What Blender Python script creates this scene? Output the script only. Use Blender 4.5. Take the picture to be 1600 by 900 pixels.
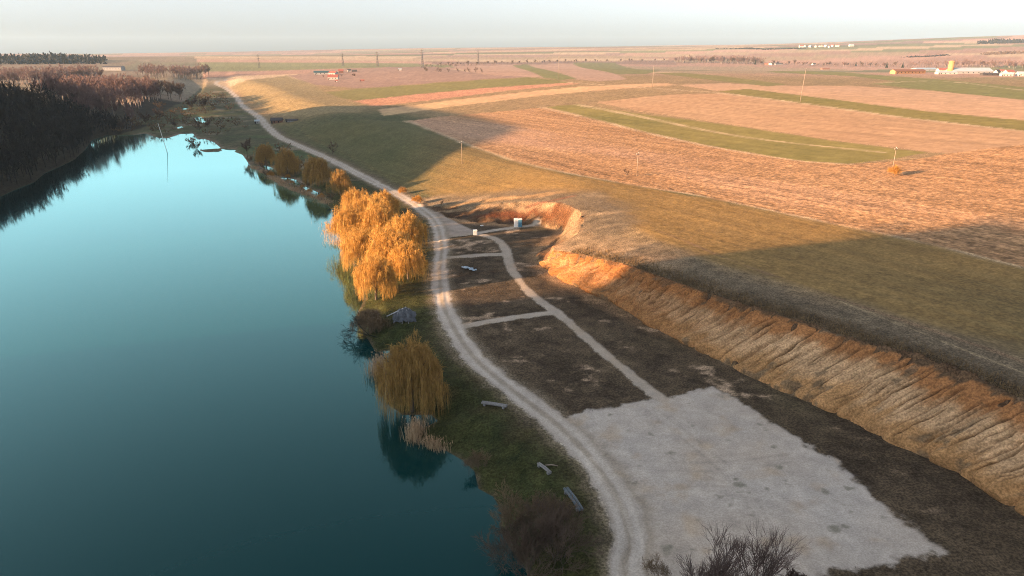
import bpy, math, random
import numpy as np
from mathutils import Vector

for o in list(bpy.data.objects):
    bpy.data.objects.remove(o)
SC = bpy.context.scene
COL = SC.collection
rad = math.radians

# ------------------------------------------------------------------ camera
CAM_H, PITCH, LENS = 55.0, rad(19.03), 24.0
cam_d = bpy.data.cameras.new('camera'); cam = bpy.data.objects.new('camera', cam_d); COL.objects.link(cam)
cam.location = (0, 0, CAM_H); cam.rotation_euler = (math.pi/2 - PITCH, 0, 0)
cam_d.lens = LENS; cam_d.sensor_width = 36; cam_d.clip_start = 1.0; cam_d.clip_end = 60000
SC.camera = cam

# ------------------------------------------------------------------ sky, sun, exposure
SUN_EL, SUN_AZ = rad(10.5), rad(-114.0)          # azimuth from +Y (view axis), negative = left
SUN_STRENGTH, SKY_STRENGTH, EXPOSURE = 5.0, 0.077, 2.25
w = bpy.data.worlds.new('World'); SC.world = w; w.use_nodes = True
nt = w.node_tree; nt.nodes.clear()
sky = nt.nodes.new('ShaderNodeTexSky'); sky.sky_type = 'NISHITA'; sky.sun_disc = False
sky.sun_elevation = SUN_EL; sky.sun_rotation = SUN_AZ
sky.altitude = 200; sky.air_density = 0.85; sky.dust_density = 2.2; sky.ozone_density = 2.0
hs = nt.nodes.new('ShaderNodeHueSaturation'); hs.inputs['Saturation'].default_value = 0.22
bg = nt.nodes.new('ShaderNodeBackground'); bg.inputs['Strength'].default_value = SKY_STRENGTH
wo = nt.nodes.new('ShaderNodeOutputWorld')
wb = nt.nodes.new('ShaderNodeMix'); wb.data_type = 'RGBA'; wb.blend_type = 'MULTIPLY'; wb.inputs[0].default_value = 1.0; wb.inputs[7].default_value = (.97, 1.0, 1.03, 1)
nt.links.new(sky.outputs[0], hs.inputs['Color']); nt.links.new(hs.outputs[0], wb.inputs[6]); nt.links.new(wb.outputs[2], bg.inputs[0]); nt.links.new(bg.outputs[0], wo.inputs[0])
sun_d = bpy.data.lights.new('sun', 'SUN'); sun_o = bpy.data.objects.new('sun', sun_d); COL.objects.link(sun_o)
sun_d.energy = SUN_STRENGTH; sun_d.angle = rad(0.6); sun_d.color = (1.0, 0.585, 0.295)
sdir = Vector((math.sin(SUN_AZ)*math.cos(SUN_EL), math.cos(SUN_AZ)*math.cos(SUN_EL), math.sin(SUN_EL)))
sun_o.rotation_euler = (-sdir).to_track_quat('-Z', 'Y').to_euler(); sun_o.location = (-300, 0, 200)
SC.view_settings.view_transform = 'Standard'; SC.view_settings.look = 'None'
SC.view_settings.exposure = EXPOSURE; SC.view_settings.gamma = 1.0
SC.cycles.use_denoising = True; SC.cycles.filter_width = 1.0; SC.cycles.denoising_prefilter = 'NONE'
SC.cycles.max_bounces = 6; SC.cycles.diffuse_bounces = 2; SC.cycles.glossy_bounces = 3
SC.cycles.transmission_bounces = 3; SC.cycles.volume_bounces = 0; SC.cycles.transparent_max_bounces = 6
SC.cycles.sample_clamp_indirect = 4.0

# ------------------------------------------------------------------ small helpers
def lin(r, g, b):
    f = lambda c: c/12.92 if c <= 0.04045 else ((c+0.055)/1.055)**2.4
    return np.array([f(r/255), f(g/255), f(b/255)])
def ss(a, b, x):
    t = np.clip((x-a)/(b-a), 0, 1); return t*t*(3-2*t)
def hsh(ix, iy, seed):
    n = (ix.astype(np.int64)*374761393 + iy.astype(np.int64)*668265263 + seed*1442695041) & 0xffffffff
    n = ((n ^ (n >> 13))*1274126177) & 0xffffffff
    n = n ^ (n >> 16)
    return (n & 0xffff)/65535.0
def vnoise(x, y, seed=0):
    ix = np.floor(x); iy = np.floor(y); fx = x-ix; fy = y-iy
    ix = ix.astype(np.int64); iy = iy.astype(np.int64)
    fx = fx*fx*(3-2*fx); fy = fy*fy*(3-2*fy)
    a = hsh(ix, iy, seed); b = hsh(ix+1, iy, seed); c = hsh(ix, iy+1, seed); d = hsh(ix+1, iy+1, seed)
    return (a*(1-fx)+b*fx)*(1-fy) + (c*(1-fx)+d*fx)*fy - 0.5
def fbm(x, y, seed=0, octs=4, gain=0.5):
    s = 0; a = 1.0; t = 0
    for i in range(octs):
        s = s + a*vnoise(x*(2.03**i)+17.3*i, y*(2.03**i)-9.1*i, seed+i); t += a; a *= gain
    return s/t*2          # about -1..1
def seg_dist(X, Y, P, closed=False):
    """distance to a polyline, and the side of its nearest segment (+ = right of travel)"""
    P = np.asarray(P)[:, :2]
    Q = np.vstack([P, P[:1]]) if closed else P
    best = np.full(X.shape, 1e18); side = np.zeros(X.shape)
    for (x0, y0), (x1, y1) in zip(Q[:-1], Q[1:]):
        dx, dy = x1-x0, y1-y0; L = dx*dx+dy*dy+1e-9
        t = np.clip(((X-x0)*dx+(Y-y0)*dy)/L, 0, 1)
        ex = X-(x0+t*dx); ey = Y-(y0+t*dy); d = ex*ex+ey*ey
        m = d < best - 1e-9
        best = np.where(m, d, best); side = np.where(m, ex*dy-ey*dx, side)
    return np.sqrt(best), np.sign(side)
def inside(X, Y, P):
    P = np.asarray(P)[:, :2]; r = np.zeros(X.shape, bool)
    for (x0, y0), (x1, y1) in zip(P, np.roll(P, -1, 0)):
        if y0 == y1: continue
        c = ((y0 > Y) != (y1 > Y)) & (X < (x1-x0)*(Y-y0)/(y1-y0)+x0); r ^= c
    return r
def sdf(X, Y, P):
    d, _ = seg_dist(X, Y, P, True); return np.where(inside(X, Y, P), -d, d)
def smooth_line(P, n=6):
    """Catmull-Rom through the points"""
    P = np.asarray(P, float); out = []
    Q = np.vstack([2*P[0]-P[1], P, 2*P[-1]-P[-2]])
    for i in range(1, len(Q)-2):
        p0, p1, p2, p3 = Q[i-1], Q[i], Q[i+1], Q[i+2]
        for t in np.linspace(0, 1, n, endpoint=False):
            out.append(0.5*((2*p1)+(-p0+p2)*t+(2*p0-5*p1+4*p2-p3)*t*t+(-p0+3*p1-3*p2+p3)*t**3))
    out.append(P[-1]); return np.array(out)

FPX = 1600*LENS/36.0
def ray(px, py):
    px = np.asarray(px, float); py = np.asarray(py, float)
    x = (px-800)/FPX; z = -(py-450)/FPX
    cp, sp = math.cos(PITCH), math.sin(PITCH)
    return np.stack([x, cp + z*sp, -sp + z*cp], -1)
def P(pts, z):
    """where a line of sight meets the level z"""
    d = ray([p[0] for p in pts], [p[1] for p in pts]); t = (z-CAM_H)/d[:, 2]
    return np.stack([d[:, 0]*t, d[:, 1]*t, np.full(len(pts), float(z))], -1)

# ------------------------------------------------------------------ the lie of the land
ROAD_PX = [(985,960),(978,900),(985,845),(968,785),(925,718),(870,662),(805,612),(745,562),(711,515),(691,470),(687,420),(690,385),(682,350),
           (660,328),(620,303),(570,277),(520,251),(470,229),(435,213),(417,197),(403,182),(380,166),(368,150),(352,138),(338,133),(341,129.5),(354,128)]
ROAD = P(ROAD_PX, 2.5)
ROAD = np.vstack([[14.0, 30, 2.5], [16, 48, 2.5], ROAD[1:]])
ROAD_S = smooth_line(ROAD, 5)
SPINE = np.vstack([[20, -300, 0], ROAD[:-4], P([(330,128),(325,121)], 2.5), [[-2600, 6000, 0], [-6200, 15000, 0]]])        # valley line the right slope rises from
LAKE_PX = [(0,308),(30,294),(56,284),(72,270),(95,260),(118,249),(134,234),(144,219),(165,212),(205,211),(228,209),(245,215),(262,216),(272,213),(283,209),
           (300,208),(312,222),(312,236),(322,238),(345,236),(362,236),(378,242),(392,262),(412,272),(432,287),(455,298),(480,306),(505,315),(520,330),(530,372),
           (545,405),(562,440),(566,470),(556,490),(560,510),(572,530),(585,552),(612,548),(612,585),(600,630),(628,650),(672,650),(680,658),(655,668),(640,678),
           (650,690),(690,703),(722,722),(738,738),(744,765),(768,778),(779,800),(777,830),(795,862),(815,885),(822,910),(838,960)]
LAKE = P(LAKE_PX, 0)
LAKE = np.vstack([LAKE, [[6, 40, 0], [4, 0, 0], [10, -80, 0], [-60, -140, 0], [-190, -120, 0], [-192, -20, 0], [-196, 60, 0], [-200, 150, 0], [-206, 220, 0]]])
PONDS = [P(q, 0) for q in ([(305,219),(318,217),(333,222),(345,232),(318,234),(308,230)], [(305,184),(312,182),(323,189),(318,192),(308,189)],
                           [(283,170),(290,168.5),(294,170.5),(287,172)], [(276,199),(283,197.5),(286,199.5),(279,201)], [(345,233),(365,233),(368,236),(350,236)],
                           [(402,256),(424,262),(436,270),(422,268)], [(437,276),(462,281),(470,290),(450,286)], [(470,289),(500,303),(512,312),(490,306)])]
LEFT = np.vstack([[[-196, -300, 0], [-196, -20, 0], [-200, 60, 0], [-204, 150, 0], [-209, 220, 0]], P(LAKE_PX[:8], 0), P([(170,208),(205,199),(262,176),(300,156),(318,140),(322,128),(322,120)], 1.0), [[-2690, 6000, 0], [-6350, 15000, 0]]])

def z_natural(X, Y):
    d, s = seg_dist(X, Y, SPINE); u = d*s
    up = np.maximum(u, 0)
    z = 2.5 + 9.5*ss(0, 56, up) + 13*ss(45, 430, up)
    # ground falls gently from the road to the shore
    dv, sv = seg_dist(X, Y, LEFT); v = np.where(u > 0, -dv, -dv*sv)           # + = left of the left-hand foot of slope
    r = np.hypot(X, Y)
    wl = Y - .445*(X + 227)                              # unseen spur, its flank cut along the sun's course to shape the shadow
    crest = np.maximum(np.interp(wl, [-300, 14, 22, 29, 41, 54, 78], [102, 102, 90, 79, 63, 47, 8]), np.interp(Y, [135, 185, 235, 290, 400, 520, 660, 900], [8, 26, 31, 31, 28, 23, 14, 12]))
    hill = crest*ss(-4, 62, v)*(0.9+0.1*ss(60, 200, v)) - 6*ss(150, 420, v)*ss(300, 500, Y) + 58*ss(60, 165, v)*ss(238, 268, Y-.445*X)*(1-ss(430, 560, Y))  # last term: unseen ridge raised off frame to shade the far slope
    head = 2.5 + 15*ss(1000, 2300, r)                     # the valley shallows out towards its head
    z = np.where(u > 0, np.maximum(z, head), head)
    z = np.where((u < 0) | (v > 0), np.where(v > 0, np.maximum(0.5 + np.maximum(hill, 0), head-2), z), z)
    z = z + (23-z)*ss(1250, 2500, r)                       # beyond the village the valley is lost in the plain
    # far country: rolling, rising to the skyline
    az = np.degrees(np.arctan2(X, np.maximum(Y, 1)))
    zh = np.interp(az, [-60, -38, -30, -24, -14, -5, 6, 12, 22, 38, 60], [30, 30, 32, 50, 72, 92, 110, 118, 140, 172, 172])
    roll = 9*np.sin(X/620+1.3)*np.cos(Y/900+0.4) + 7*np.sin(X/1100-Y/700)
    z = z + ss(1500, 7200, r)*(zh-22) + roll*ss(900, 2600, r) - 6*ss(1300, 1900, r)*(1-ss(2200, 3600, r))*ss(5, 20, az)
    z = z - 160*ss(8200, 14000, r)
    return z, u, v

def march(px, py, fn):
    """where lines of sight meet the ground"""
    d = ray(px, py); n = len(d); ts = np.geomspace(30, 14000, 420)
    X = d[:, 0:1]*ts; Y = d[:, 1:2]*ts; Z = CAM_H + d[:, 2:3]*ts
    below = (Z - fn(X.ravel(), Y.ravel()).reshape(X.shape)) < 0
    k = np.where(below.any(1), below.argmax(1), len(ts)-1)
    lo = ts[np.maximum(k-1, 0)]; hi = ts[k]
    for _ in range(14):
        m = (lo+hi)/2; b = (CAM_H+d[:, 2]*m - fn(d[:, 0]*m, d[:, 1]*m)) < 0
        hi = np.where(b, m, hi); lo = np.where(b, lo, m)
    m = hi; X = d[:, 0]*m; Y = d[:, 1]*m
    return np.stack([X, Y, fn(X, Y)], -1)
zn = lambda X, Y: z_natural(X, Y)[0]
BASE_PX = [(1860,960),(1700,858),(1590,795),(1500,738),(1400,692),(1300,642),(1200,600),(1100,550),(1020,510),(960,474),(912,452),(872,434),(848,415),
           (838,400),(852,386),(872,374),(880,362),(850,353),(800,350),(740,346),(700,338),(676,330)]
TOP_PX = [(1960,860),(1780,728),(1640,644),(1540,596),(1440,558),(1340,530),(1240,498),(1140,468),(1040,434),(975,412),(930,402),(892,394),(866,391),
          (862,385),(884,376),(905,362),(912,345),(905,330),(880,318),(820,315),(740,322),(672,322)]
BASE = P(BASE_PX, 2.8)
TOP = march([p[0] for p in TOP_PX], [p[1] for p in TOP_PX], zn)
road_edge = ROAD[:16][::1]
TERR = np.vstack([road_edge, BASE[::-1]])
CUT = np.vstack([road_edge, TOP[::-1]])
def ground(X, Y, parts=False):
    X = np.asarray(X, float); Y = np.asarray(Y, float)
    z, u, v = z_natural(X, Y)
    dl = np.full(X.shape, 1e3)
    m = (np.abs(X) < 420) & (Y > -200) & (Y < 900)
    if m.any():
        dl[m] = sdf(X[m], Y[m], LAKE)
        mp = m & (Y > 150)
        if mp.any():
            for q in PONDS: dl[mp] = np.minimum(dl[mp], sdf(X[mp], Y[mp], q)*0.9)
    marsh = 0.45 + 1.9*ss(55, 4, -u) + 0.5*ss(300, 900, Y) + 15*ss(1000, 2300, np.hypot(X, Y)) + 400*ss(1300, 4500, np.hypot(X, Y))
    low = np.where(u < 0, np.minimum(z, marsh), z)
    low = np.where(v > 0, z, low)
    shore = -0.12 + 0.30*dl + 0.06*np.maximum(dl, 0)
    z = np.where(dl < 60, np.minimum(low, np.where(v > -2, shore*1.5, shore)), low)
    z = np.maximum(z, -1.6)
    t = np.zeros(X.shape)
    c = (X > -45) & (X < 160) & (Y > 15) & (Y < 300)
    if c.any():
        xc, yc = X[c], Y[c]
        it = inside(xc, yc, TERR); ic = inside(xc, yc, CUT)
        db, _ = seg_dist(xc, yc, BASE); dt, _ = seg_dist(xc, yc, TOP)
        tt = np.where(it, 0, np.where(ic, db/(db+dt+1e-6), 1))
        tt = np.where(it, 0.0, tt)
        zc = z[c]; flat = np.minimum(2.5 + 0.3*ss(0, 20, np.maximum(u[c], 0)), zc)
        z[c] = flat + (zc-flat)*tt
        t[c] = np.where(ic & ~it, tt, 0)
    return (z, u, v, dl, t) if parts else z
def G(px, py=None):
    pts = px if py is None else [(px, py)]
    r = march([p[0] for p in pts], [p[1] for p in pts], ground)
    return r if py is None else r[0]
def gz(x, y): return float(ground(np.array([x]), np.array([y]))[0])

# ------------------------------------------------------------------ materials
def new_mat(name):
    m = bpy.data.materials.new(name); m.use_nodes = True; t = m.node_tree
    b = t.nodes['Principled BSDF']; b.inputs['Specular IOR Level'].default_value = 0.25
    return m, t, b
def N(t, kind, **kw):
    n = t.nodes.new(kind)
    for k, v in kw.items():
        if k in n.inputs: n.inputs[k].default_value = v
        else: setattr(n, k, v)
    return n
def mix_rgb(t, a, b, fac, blend='MIX'):
    n = t.nodes.new('ShaderNodeMix'); n.data_type = 'RGBA'; n.blend_type = blend
    for s, v in ((n.inputs[0], fac), (n.inputs[6], a), (n.inputs[7], b)):
        if hasattr(v, 'is_output'): t.links.new(v, s)
        else: s.default_value = v if not isinstance(v, (tuple, list, np.ndarray)) or len(v) == 4 else (*v, 1)
    return n.outputs[2]
def plain(name, col, var=0.25, scale=3.0, rough=0.8, bump=0.0, metal=0.0, col2=None):
    m, t, b = new_mat(name)
    tc = N(t, 'ShaderNodeTexCoord'); no = N(t, 'ShaderNodeTexNoise', Scale=scale, Detail=5.0, Roughness=0.6)
    t.links.new(tc.outputs['Object'], no.inputs['Vector'])
    c2 = col2 if col2 is not None else [c*(1-var) for c in col]
    ra = N(t, 'ShaderNodeMapRange'); ra.inputs[1].default_value = 0.35; ra.inputs[2].default_value = 0.65
    t.links.new(no.outputs[0], ra.inputs[0])
    t.links.new(mix_rgb(t, [c*(1+var) for c in col] if col2 is None else col, c2, ra.outputs[0]), b.inputs['Base Color'])
    b.inputs['Roughness'].default_value = rough; b.inputs['Metallic'].default_value = metal
    if bump:
        bu = N(t, 'ShaderNodeBump', Strength=bump, Distance=0.05); t.links.new(no.outputs[0], bu.inputs['Height']); t.links.new(bu.outputs[0], b.inputs['Normal'])
    return m
def land_mat(name, grain=0.35, fine=3.0, bump=0.5, bdist=0.12, speck=0.0, sfreq=6.0):
    """colour of the soil or sward from the mesh, broken up by fine grain"""
    m, t, b = new_mat(name)
    at = N(t, 'ShaderNodeAttribute', attribute_name='soil')
    ge = N(t, 'ShaderNodeNewGeometry')
    n1 = N(t, 'ShaderNodeTexNoise', Scale=fine, Detail=5.0, Roughness=0.8); t.links.new(ge.outputs['Position'], n1.inputs['Vector'])
    n2 = N(t, 'ShaderNodeTexNoise', Scale=fine*0.17, Detail=4.0, Roughness=0.6); t.links.new(ge.outputs['Position'], n2.inputs['Vector'])
    ad = N(t, 'ShaderNodeMath', operation='ADD'); t.links.new(n1.outputs[0], ad.inputs[0]); t.links.new(n2.outputs[0], ad.inputs[1])
    mr = N(t, 'ShaderNodeMapRange'); mr.inputs[1].default_value = 0.74; mr.inputs[2].default_value = 1.26; mr.inputs[3].default_value = 1-grain; mr.inputs[4].default_value = 1+grain
    t.links.new(ad.outputs[0], mr.inputs[0])
    base = mix_rgb(t, at.outputs['Color'], mr.outputs[0], 1.0, 'MULTIPLY')
    if speck:                                            # stones, clods and tufts
        n3 = N(t, 'ShaderNodeTexNoise', Scale=sfreq, Detail=2.0, Roughness=0.6); t.links.new(ge.outputs['Position'], n3.inputs['Vector'])
        m3 = N(t, 'ShaderNodeMapRange'); m3.inputs[1].default_value = 0.38; m3.inputs[2].default_value = 0.62; m3.inputs[3].default_value = 1-speck; m3.inputs[4].default_value = 1+speck; t.links.new(n3.outputs[0], m3.inputs[0])
        base = mix_rgb(t, base, m3.outputs[0], 1.0, 'MULTIPLY')
    t.links.new(base, b.inputs['Base Color'])
    b.inputs['Roughness'].default_value = 0.95; b.inputs['Specular IOR Level'].default_value = 0.1
    bu = N(t, 'ShaderNodeBump', Strength=bump, Distance=bdist); t.links.new(ad.outputs[0], bu.inputs['Height']); t.links.new(bu.outputs[0], b.inputs['Normal'])
    return m
def leaf_mat(name, col, col2, trans=0.4, scale=0.35):
    m, t, b = new_mat(name)
    ge = N(t, 'ShaderNodeNewGeometry'); oi = N(t, 'ShaderNodeObjectInfo')
    no = N(t, 'ShaderNodeTexNoise', Scale=scale, Detail=3.0); t.links.new(ge.outputs['Position'], no.inputs['Vector'])
    mr = N(t, 'ShaderNodeMapRange'); mr.inputs[1].default_value = 0.3; mr.inputs[2].default_value = 0.7; t.links.new(no.outputs[0], mr.inputs[0])
    c = mix_rgb(t, col, col2, mr.outputs[0])
    t.links.new(c, b.inputs['Base Color']); b.inputs['Roughness'].default_value = 0.8; b.inputs['Specular IOR Level'].default_value = 0.1
    if trans:
        tr = N(t, 'ShaderNodeBsdfTranslucent'); t.links.new(c, tr.inputs['Color'])
        mx = N(t, 'ShaderNodeMixShader'); mx.inputs[0].default_value = trans
        out = t.nodes['Material Output']
        t.links.new(b.outputs[0], mx.inputs[1]); t.links.new(tr.outputs[0], mx.inputs[2]); t.links.new(mx.outputs[0], out.inputs['Surface'])
    return m

# ------------------------------------------------------------------ mesh helpers
def mesh_np(name, V, F, mat, smooth=False, colour=None):
    V = np.asarray(V, np.float32); F = np.asarray(F, np.int32); k = F.shape[1]
    me = bpy.data.meshes.new(name)
    me.vertices.add(len(V)); me.vertices.foreach_set('co', V.ravel())
    me.loops.add(F.size); me.loops.foreach_set('vertex_index', F.ravel())
    me.polygons.add(len(F)); me.polygons.foreach_set('loop_start', np.arange(0, F.size, k, dtype=np.int32))
    if smooth: me.polygons.foreach_set('use_smooth', np.ones(len(F), bool))
    me.update(calc_edges=True)
    if colour is not None:
        a = me.attributes.new('soil', 'FLOAT_COLOR', 'POINT')
        c = np.ones((len(V), 4), np.float32); c[:, :3] = colour; a.data.foreach_set('color', c.ravel())
    if mat: me.materials.append(mat)
    return me
class MB:
    """collects tubes, boxes and strips (quads) of one part"""
    def __init__(s): s.v = []; s.f = []
    def add(s, v, f):
        o = len(s.v); s.v += [tuple(p) for p in v]; s.f += [tuple(i+o for i in q) for q in f]
    def box(s, c, size, rz=0.0, taper=1.0):
        x, y, z = (k/2 for k in size); cs, sn = math.cos(rz), math.sin(rz); v = []
        for dz in (-z, z):
            k = 1 if dz < 0 else taper
            for dx, dy in ((-x, -y), (x, -y), (x, y), (-x, y)):
                v.append((c[0]+(dx*cs-dy*sn)*k, c[1]+(dx*sn+dy*cs)*k, c[2]+dz))
        s.add(v, [(3,2,1,0),(4,5,6,7),(0,1,5,4),(1,2,6,5),(2,3,7,6),(3,0,4,7)])
    def tube(s, pts, rads, n=6, cap=True):
        pts = [Vector(p) for p in pts]; rings = []
        for i, p in enumerate(pts):
            d = (pts[min(i+1, len(pts)-1)]-pts[max(i-1, 0)]); d.normalize()
            a = d.cross(Vector((0.31, 0.95, 0.05))); 
            if a.length < 1e-3: a = d.cross(Vector((1, 0, 0)))
            a.normalize(); b = d.cross(a); r = rads[i] if hasattr(rads, '__len__') else rads
            rings.append([p+(a*math.cos(6.2832*k/n)+b*math.sin(6.2832*k/n))*r for k in range(n)])
        v = [q for g in rings for q in g]; f = []
        for i in range(len(pts)-1):
            for k in range(n):
                f.append((i*n+k, i*n+(k+1) % n, (i+1)*n+(k+1) % n, (i+1)*n+k))
        if cap and n == 4: f += [(3,2,1,0), tuple(range(len(v)-4, len(v)))]
        elif cap and n > 4:
            v += [pts[0], pts[-1]]; a, b = len(v)-2, len(v)-1; o = (len(pts)-1)*n
            for k in range(n): f.append((a, (k+1) % n, k, k)); f.append((b, o+k, o+(k+1) % n, o+(k+1) % n))
        s.add(v, f)
    def mesh(s, name, mat, smooth=False):
        me = bpy.data.meshes.new(name)
        me.from_pydata(s.v, [], [tuple(dict.fromkeys(q)) for q in s.f]); me.materials.append(mat)
        if smooth: me.shade_smooth()
        return me
def link(name, me, parent=None, loc=None, rz=0.0, scale=None):
    o = bpy.data.objects.new(name, me); COL.objects.link(o)
    if parent is not None: o.parent = parent
    if loc is not None: o.location = loc
    if rz: o.rotation_euler[2] = rz
    if scale is not None: o.scale = (scale,)*3 if not hasattr(scale, '__len__') else scale
    return o
def tag(o, label, cat=None, group=None, kind=None):
    o['label'] = label
    if cat: o['category'] = cat
    if group: o['group'] = group
    if kind: o['kind'] = kind
    return o
def thing(name, label, cat, loc, rz=0.0, group=None, scale=None):
    return tag(link(name, None, None, loc, rz, scale), label, cat, group)

# ------------------------------------------------------------------ terrain sheet
fine = np.arange(-41, 41.01, 0.134)
ANG = np.radians(np.concatenate([np.arange(-150, -41, 1.0), fine, np.arange(42, 76, 1.5)]))
rs = [18.0]
while rs[-1] < 9600:
    r = rs[-1]; rs.append(r + min(max(0.32 if r > 50 else 2.0, r*r/(CAM_H*683)*0.85), r*0.05))
RR = np.array(rs)
A, R = np.meshgrid(ANG, RR)
X = (R*np.sin(A)).ravel(); Y = (R*np.cos(A)).ravel(); RF = R.ravel()
Z, U, Vv, DL, T = ground(X, Y, True)
NV = len(X)
print('terrain vertices', NV)

# ---- colour layers (soil and plants, with some sunlight and shade toned in)
def C(*v): return np.array(v, float)
n_big = fbm(X/55, Y/55, 3, 3); n_mid = fbm(X/9, Y/9, 11, 4); n_sm = fbm(X/1.7, Y/1.7, 23, 3, 0.6); n_huge = fbm(X/260, Y/260, 41, 3)
col = np.zeros((NV, 3)); REG = np.zeros(NV, np.int32); ROUGH = np.zeros(NV)
def lay(m, c, c2=None, f=None):
    """blend a colour (or a mix of two by field f) over the land where m"""
    global col
    cc = np.asarray(c) if c2 is None else (np.asarray(c)[None]*(1-f[:, None]) + np.asarray(c2)[None]*f[:, None])
    col = col*(1-m[:, None]) + cc*m[:, None]
def near(poly, marg=12.0):
    p = np.asarray(poly); return (X > p[:, 0].min()-marg) & (X < p[:, 0].max()+marg) & (Y > p[:, 1].min()-marg) & (Y < p[:, 1].max()+marg)
def pmask(poly, soft, nz=0.0, noise=None):
    m = np.zeros(NV); k = near(poly, soft*3+nz*2)
    if k.any():
        d = sdf(X[k], Y[k], poly)
        if noise is not None: d = d + nz*noise[k]
        m[k] = ss(soft, -soft, d)
    return m
def lmask(line, half, soft, nz=0.0, noise=None):
    m = np.zeros(NV); k = near(line, half+soft*3+nz*2)
    if k.any():
        d, _ = seg_dist(X[k], Y[k], line)
        if noise is not None: d = d + nz*noise[k]
        d = d - np.clip(RF[k]**2/(CAM_H*683)*.5-soft, 0, 2.5)
        m[k] = ss(half+soft, half-soft, d)
    return m

OLIVE, OLIVE2 = C(.205,.148,.075), C(.27,.18,.098)
GREEN, GREEN2 = C(.075,.072,.03), C(.12,.092,.042)
PLOUGH, PLOUGH2 = C(.355,.21,.112), C(.295,.16,.075)
PINK, PINK2 = C(.375,.24,.14), C(.325,.195,.11)
REDSOIL = C(.40,.19,.125)
TAN, DRY = C(.38,.28,.175), C(.25,.185,.105)
DIRT, DARK = C(.115,.085,.055), C(.085,.075,.042)
SAND = C(.50,.36,.22)
GRAVEL, GRAVEL2 = C(.43,.385,.345), C(.36,.30,.245)

# far patchwork of fields
ca, sa = math.cos(0.30), math.sin(0.30)
fx = (X*ca + Y*sa)/900 + 0.5*np.sin(Y/1400) + .2*n_huge; fy = (-X*sa + Y*ca)/240 + 0.5*np.sin(X/1900) + .35*n_huge
ix = np.floor(fx); iy = np.floor(fy + hsh(ix.astype(np.int64), ix.astype(np.int64)*0, 5)*3)
h1 = hsh(ix.astype(np.int64), iy.astype(np.int64), 7); h2 = hsh(ix.astype(np.int64), iy.astype(np.int64), 9)
far_c = np.where((h1 < .30)[:, None], C(.40,.24,.19), np.where((h1 < .55)[:, None], C(.30,.19,.16), np.where((h1 < .74)[:, None], C(.20,.19,.10), C(.42,.30,.21))))
far_c = far_c*(0.60+0.35*h2[:, None])*C(1, 1.03, .98)
col[:] = far_c
# slopes of the near country, green winter crop going over to dry stubble
right = (U > 0) & (RF < 1500)
lay(right*(1-ss(900, 1300, RF)), OLIVE, OLIVE2, np.clip(.5+.5*n_big+.3*n_mid, 0, 1))
# valley floor and left side
vf = ((U <= 0) & (Vv < 6))*(1-ss(1100, 1600, RF))
lay(vf, C(.05,.058,.03), C(.09,.08,.045), np.clip(.45+.6*n_mid+.3*n_big, 0, 1))
grn = ((U > 0) & (U < 110) & (Y > 170) & (Y < 620))*ss(170, 200, Y)*ss(620, 480, Y)*ss(110, 80, U)
lay(grn, C(.062,.072,.03), C(.095,.085,.04), np.clip(.5+.5*n_mid+.3*n_big, 0, 1)); lay(grn*ss(9, 2, U+2*n_mid)*.8, C(.12,.085,.06))
lay(((Vv >= 6) & (RF >= 850))*ss(5200, 2600, RF)*.8, C(.12,.11,.075), C(.19,.155,.115), np.clip(.5+.7*n_big, 0, 1))
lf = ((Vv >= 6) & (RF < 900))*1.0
lay(lf, C(.028,.026,.019), C(.05,.042,.03), np.clip(.5+.6*n_mid, 0, 1))

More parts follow.
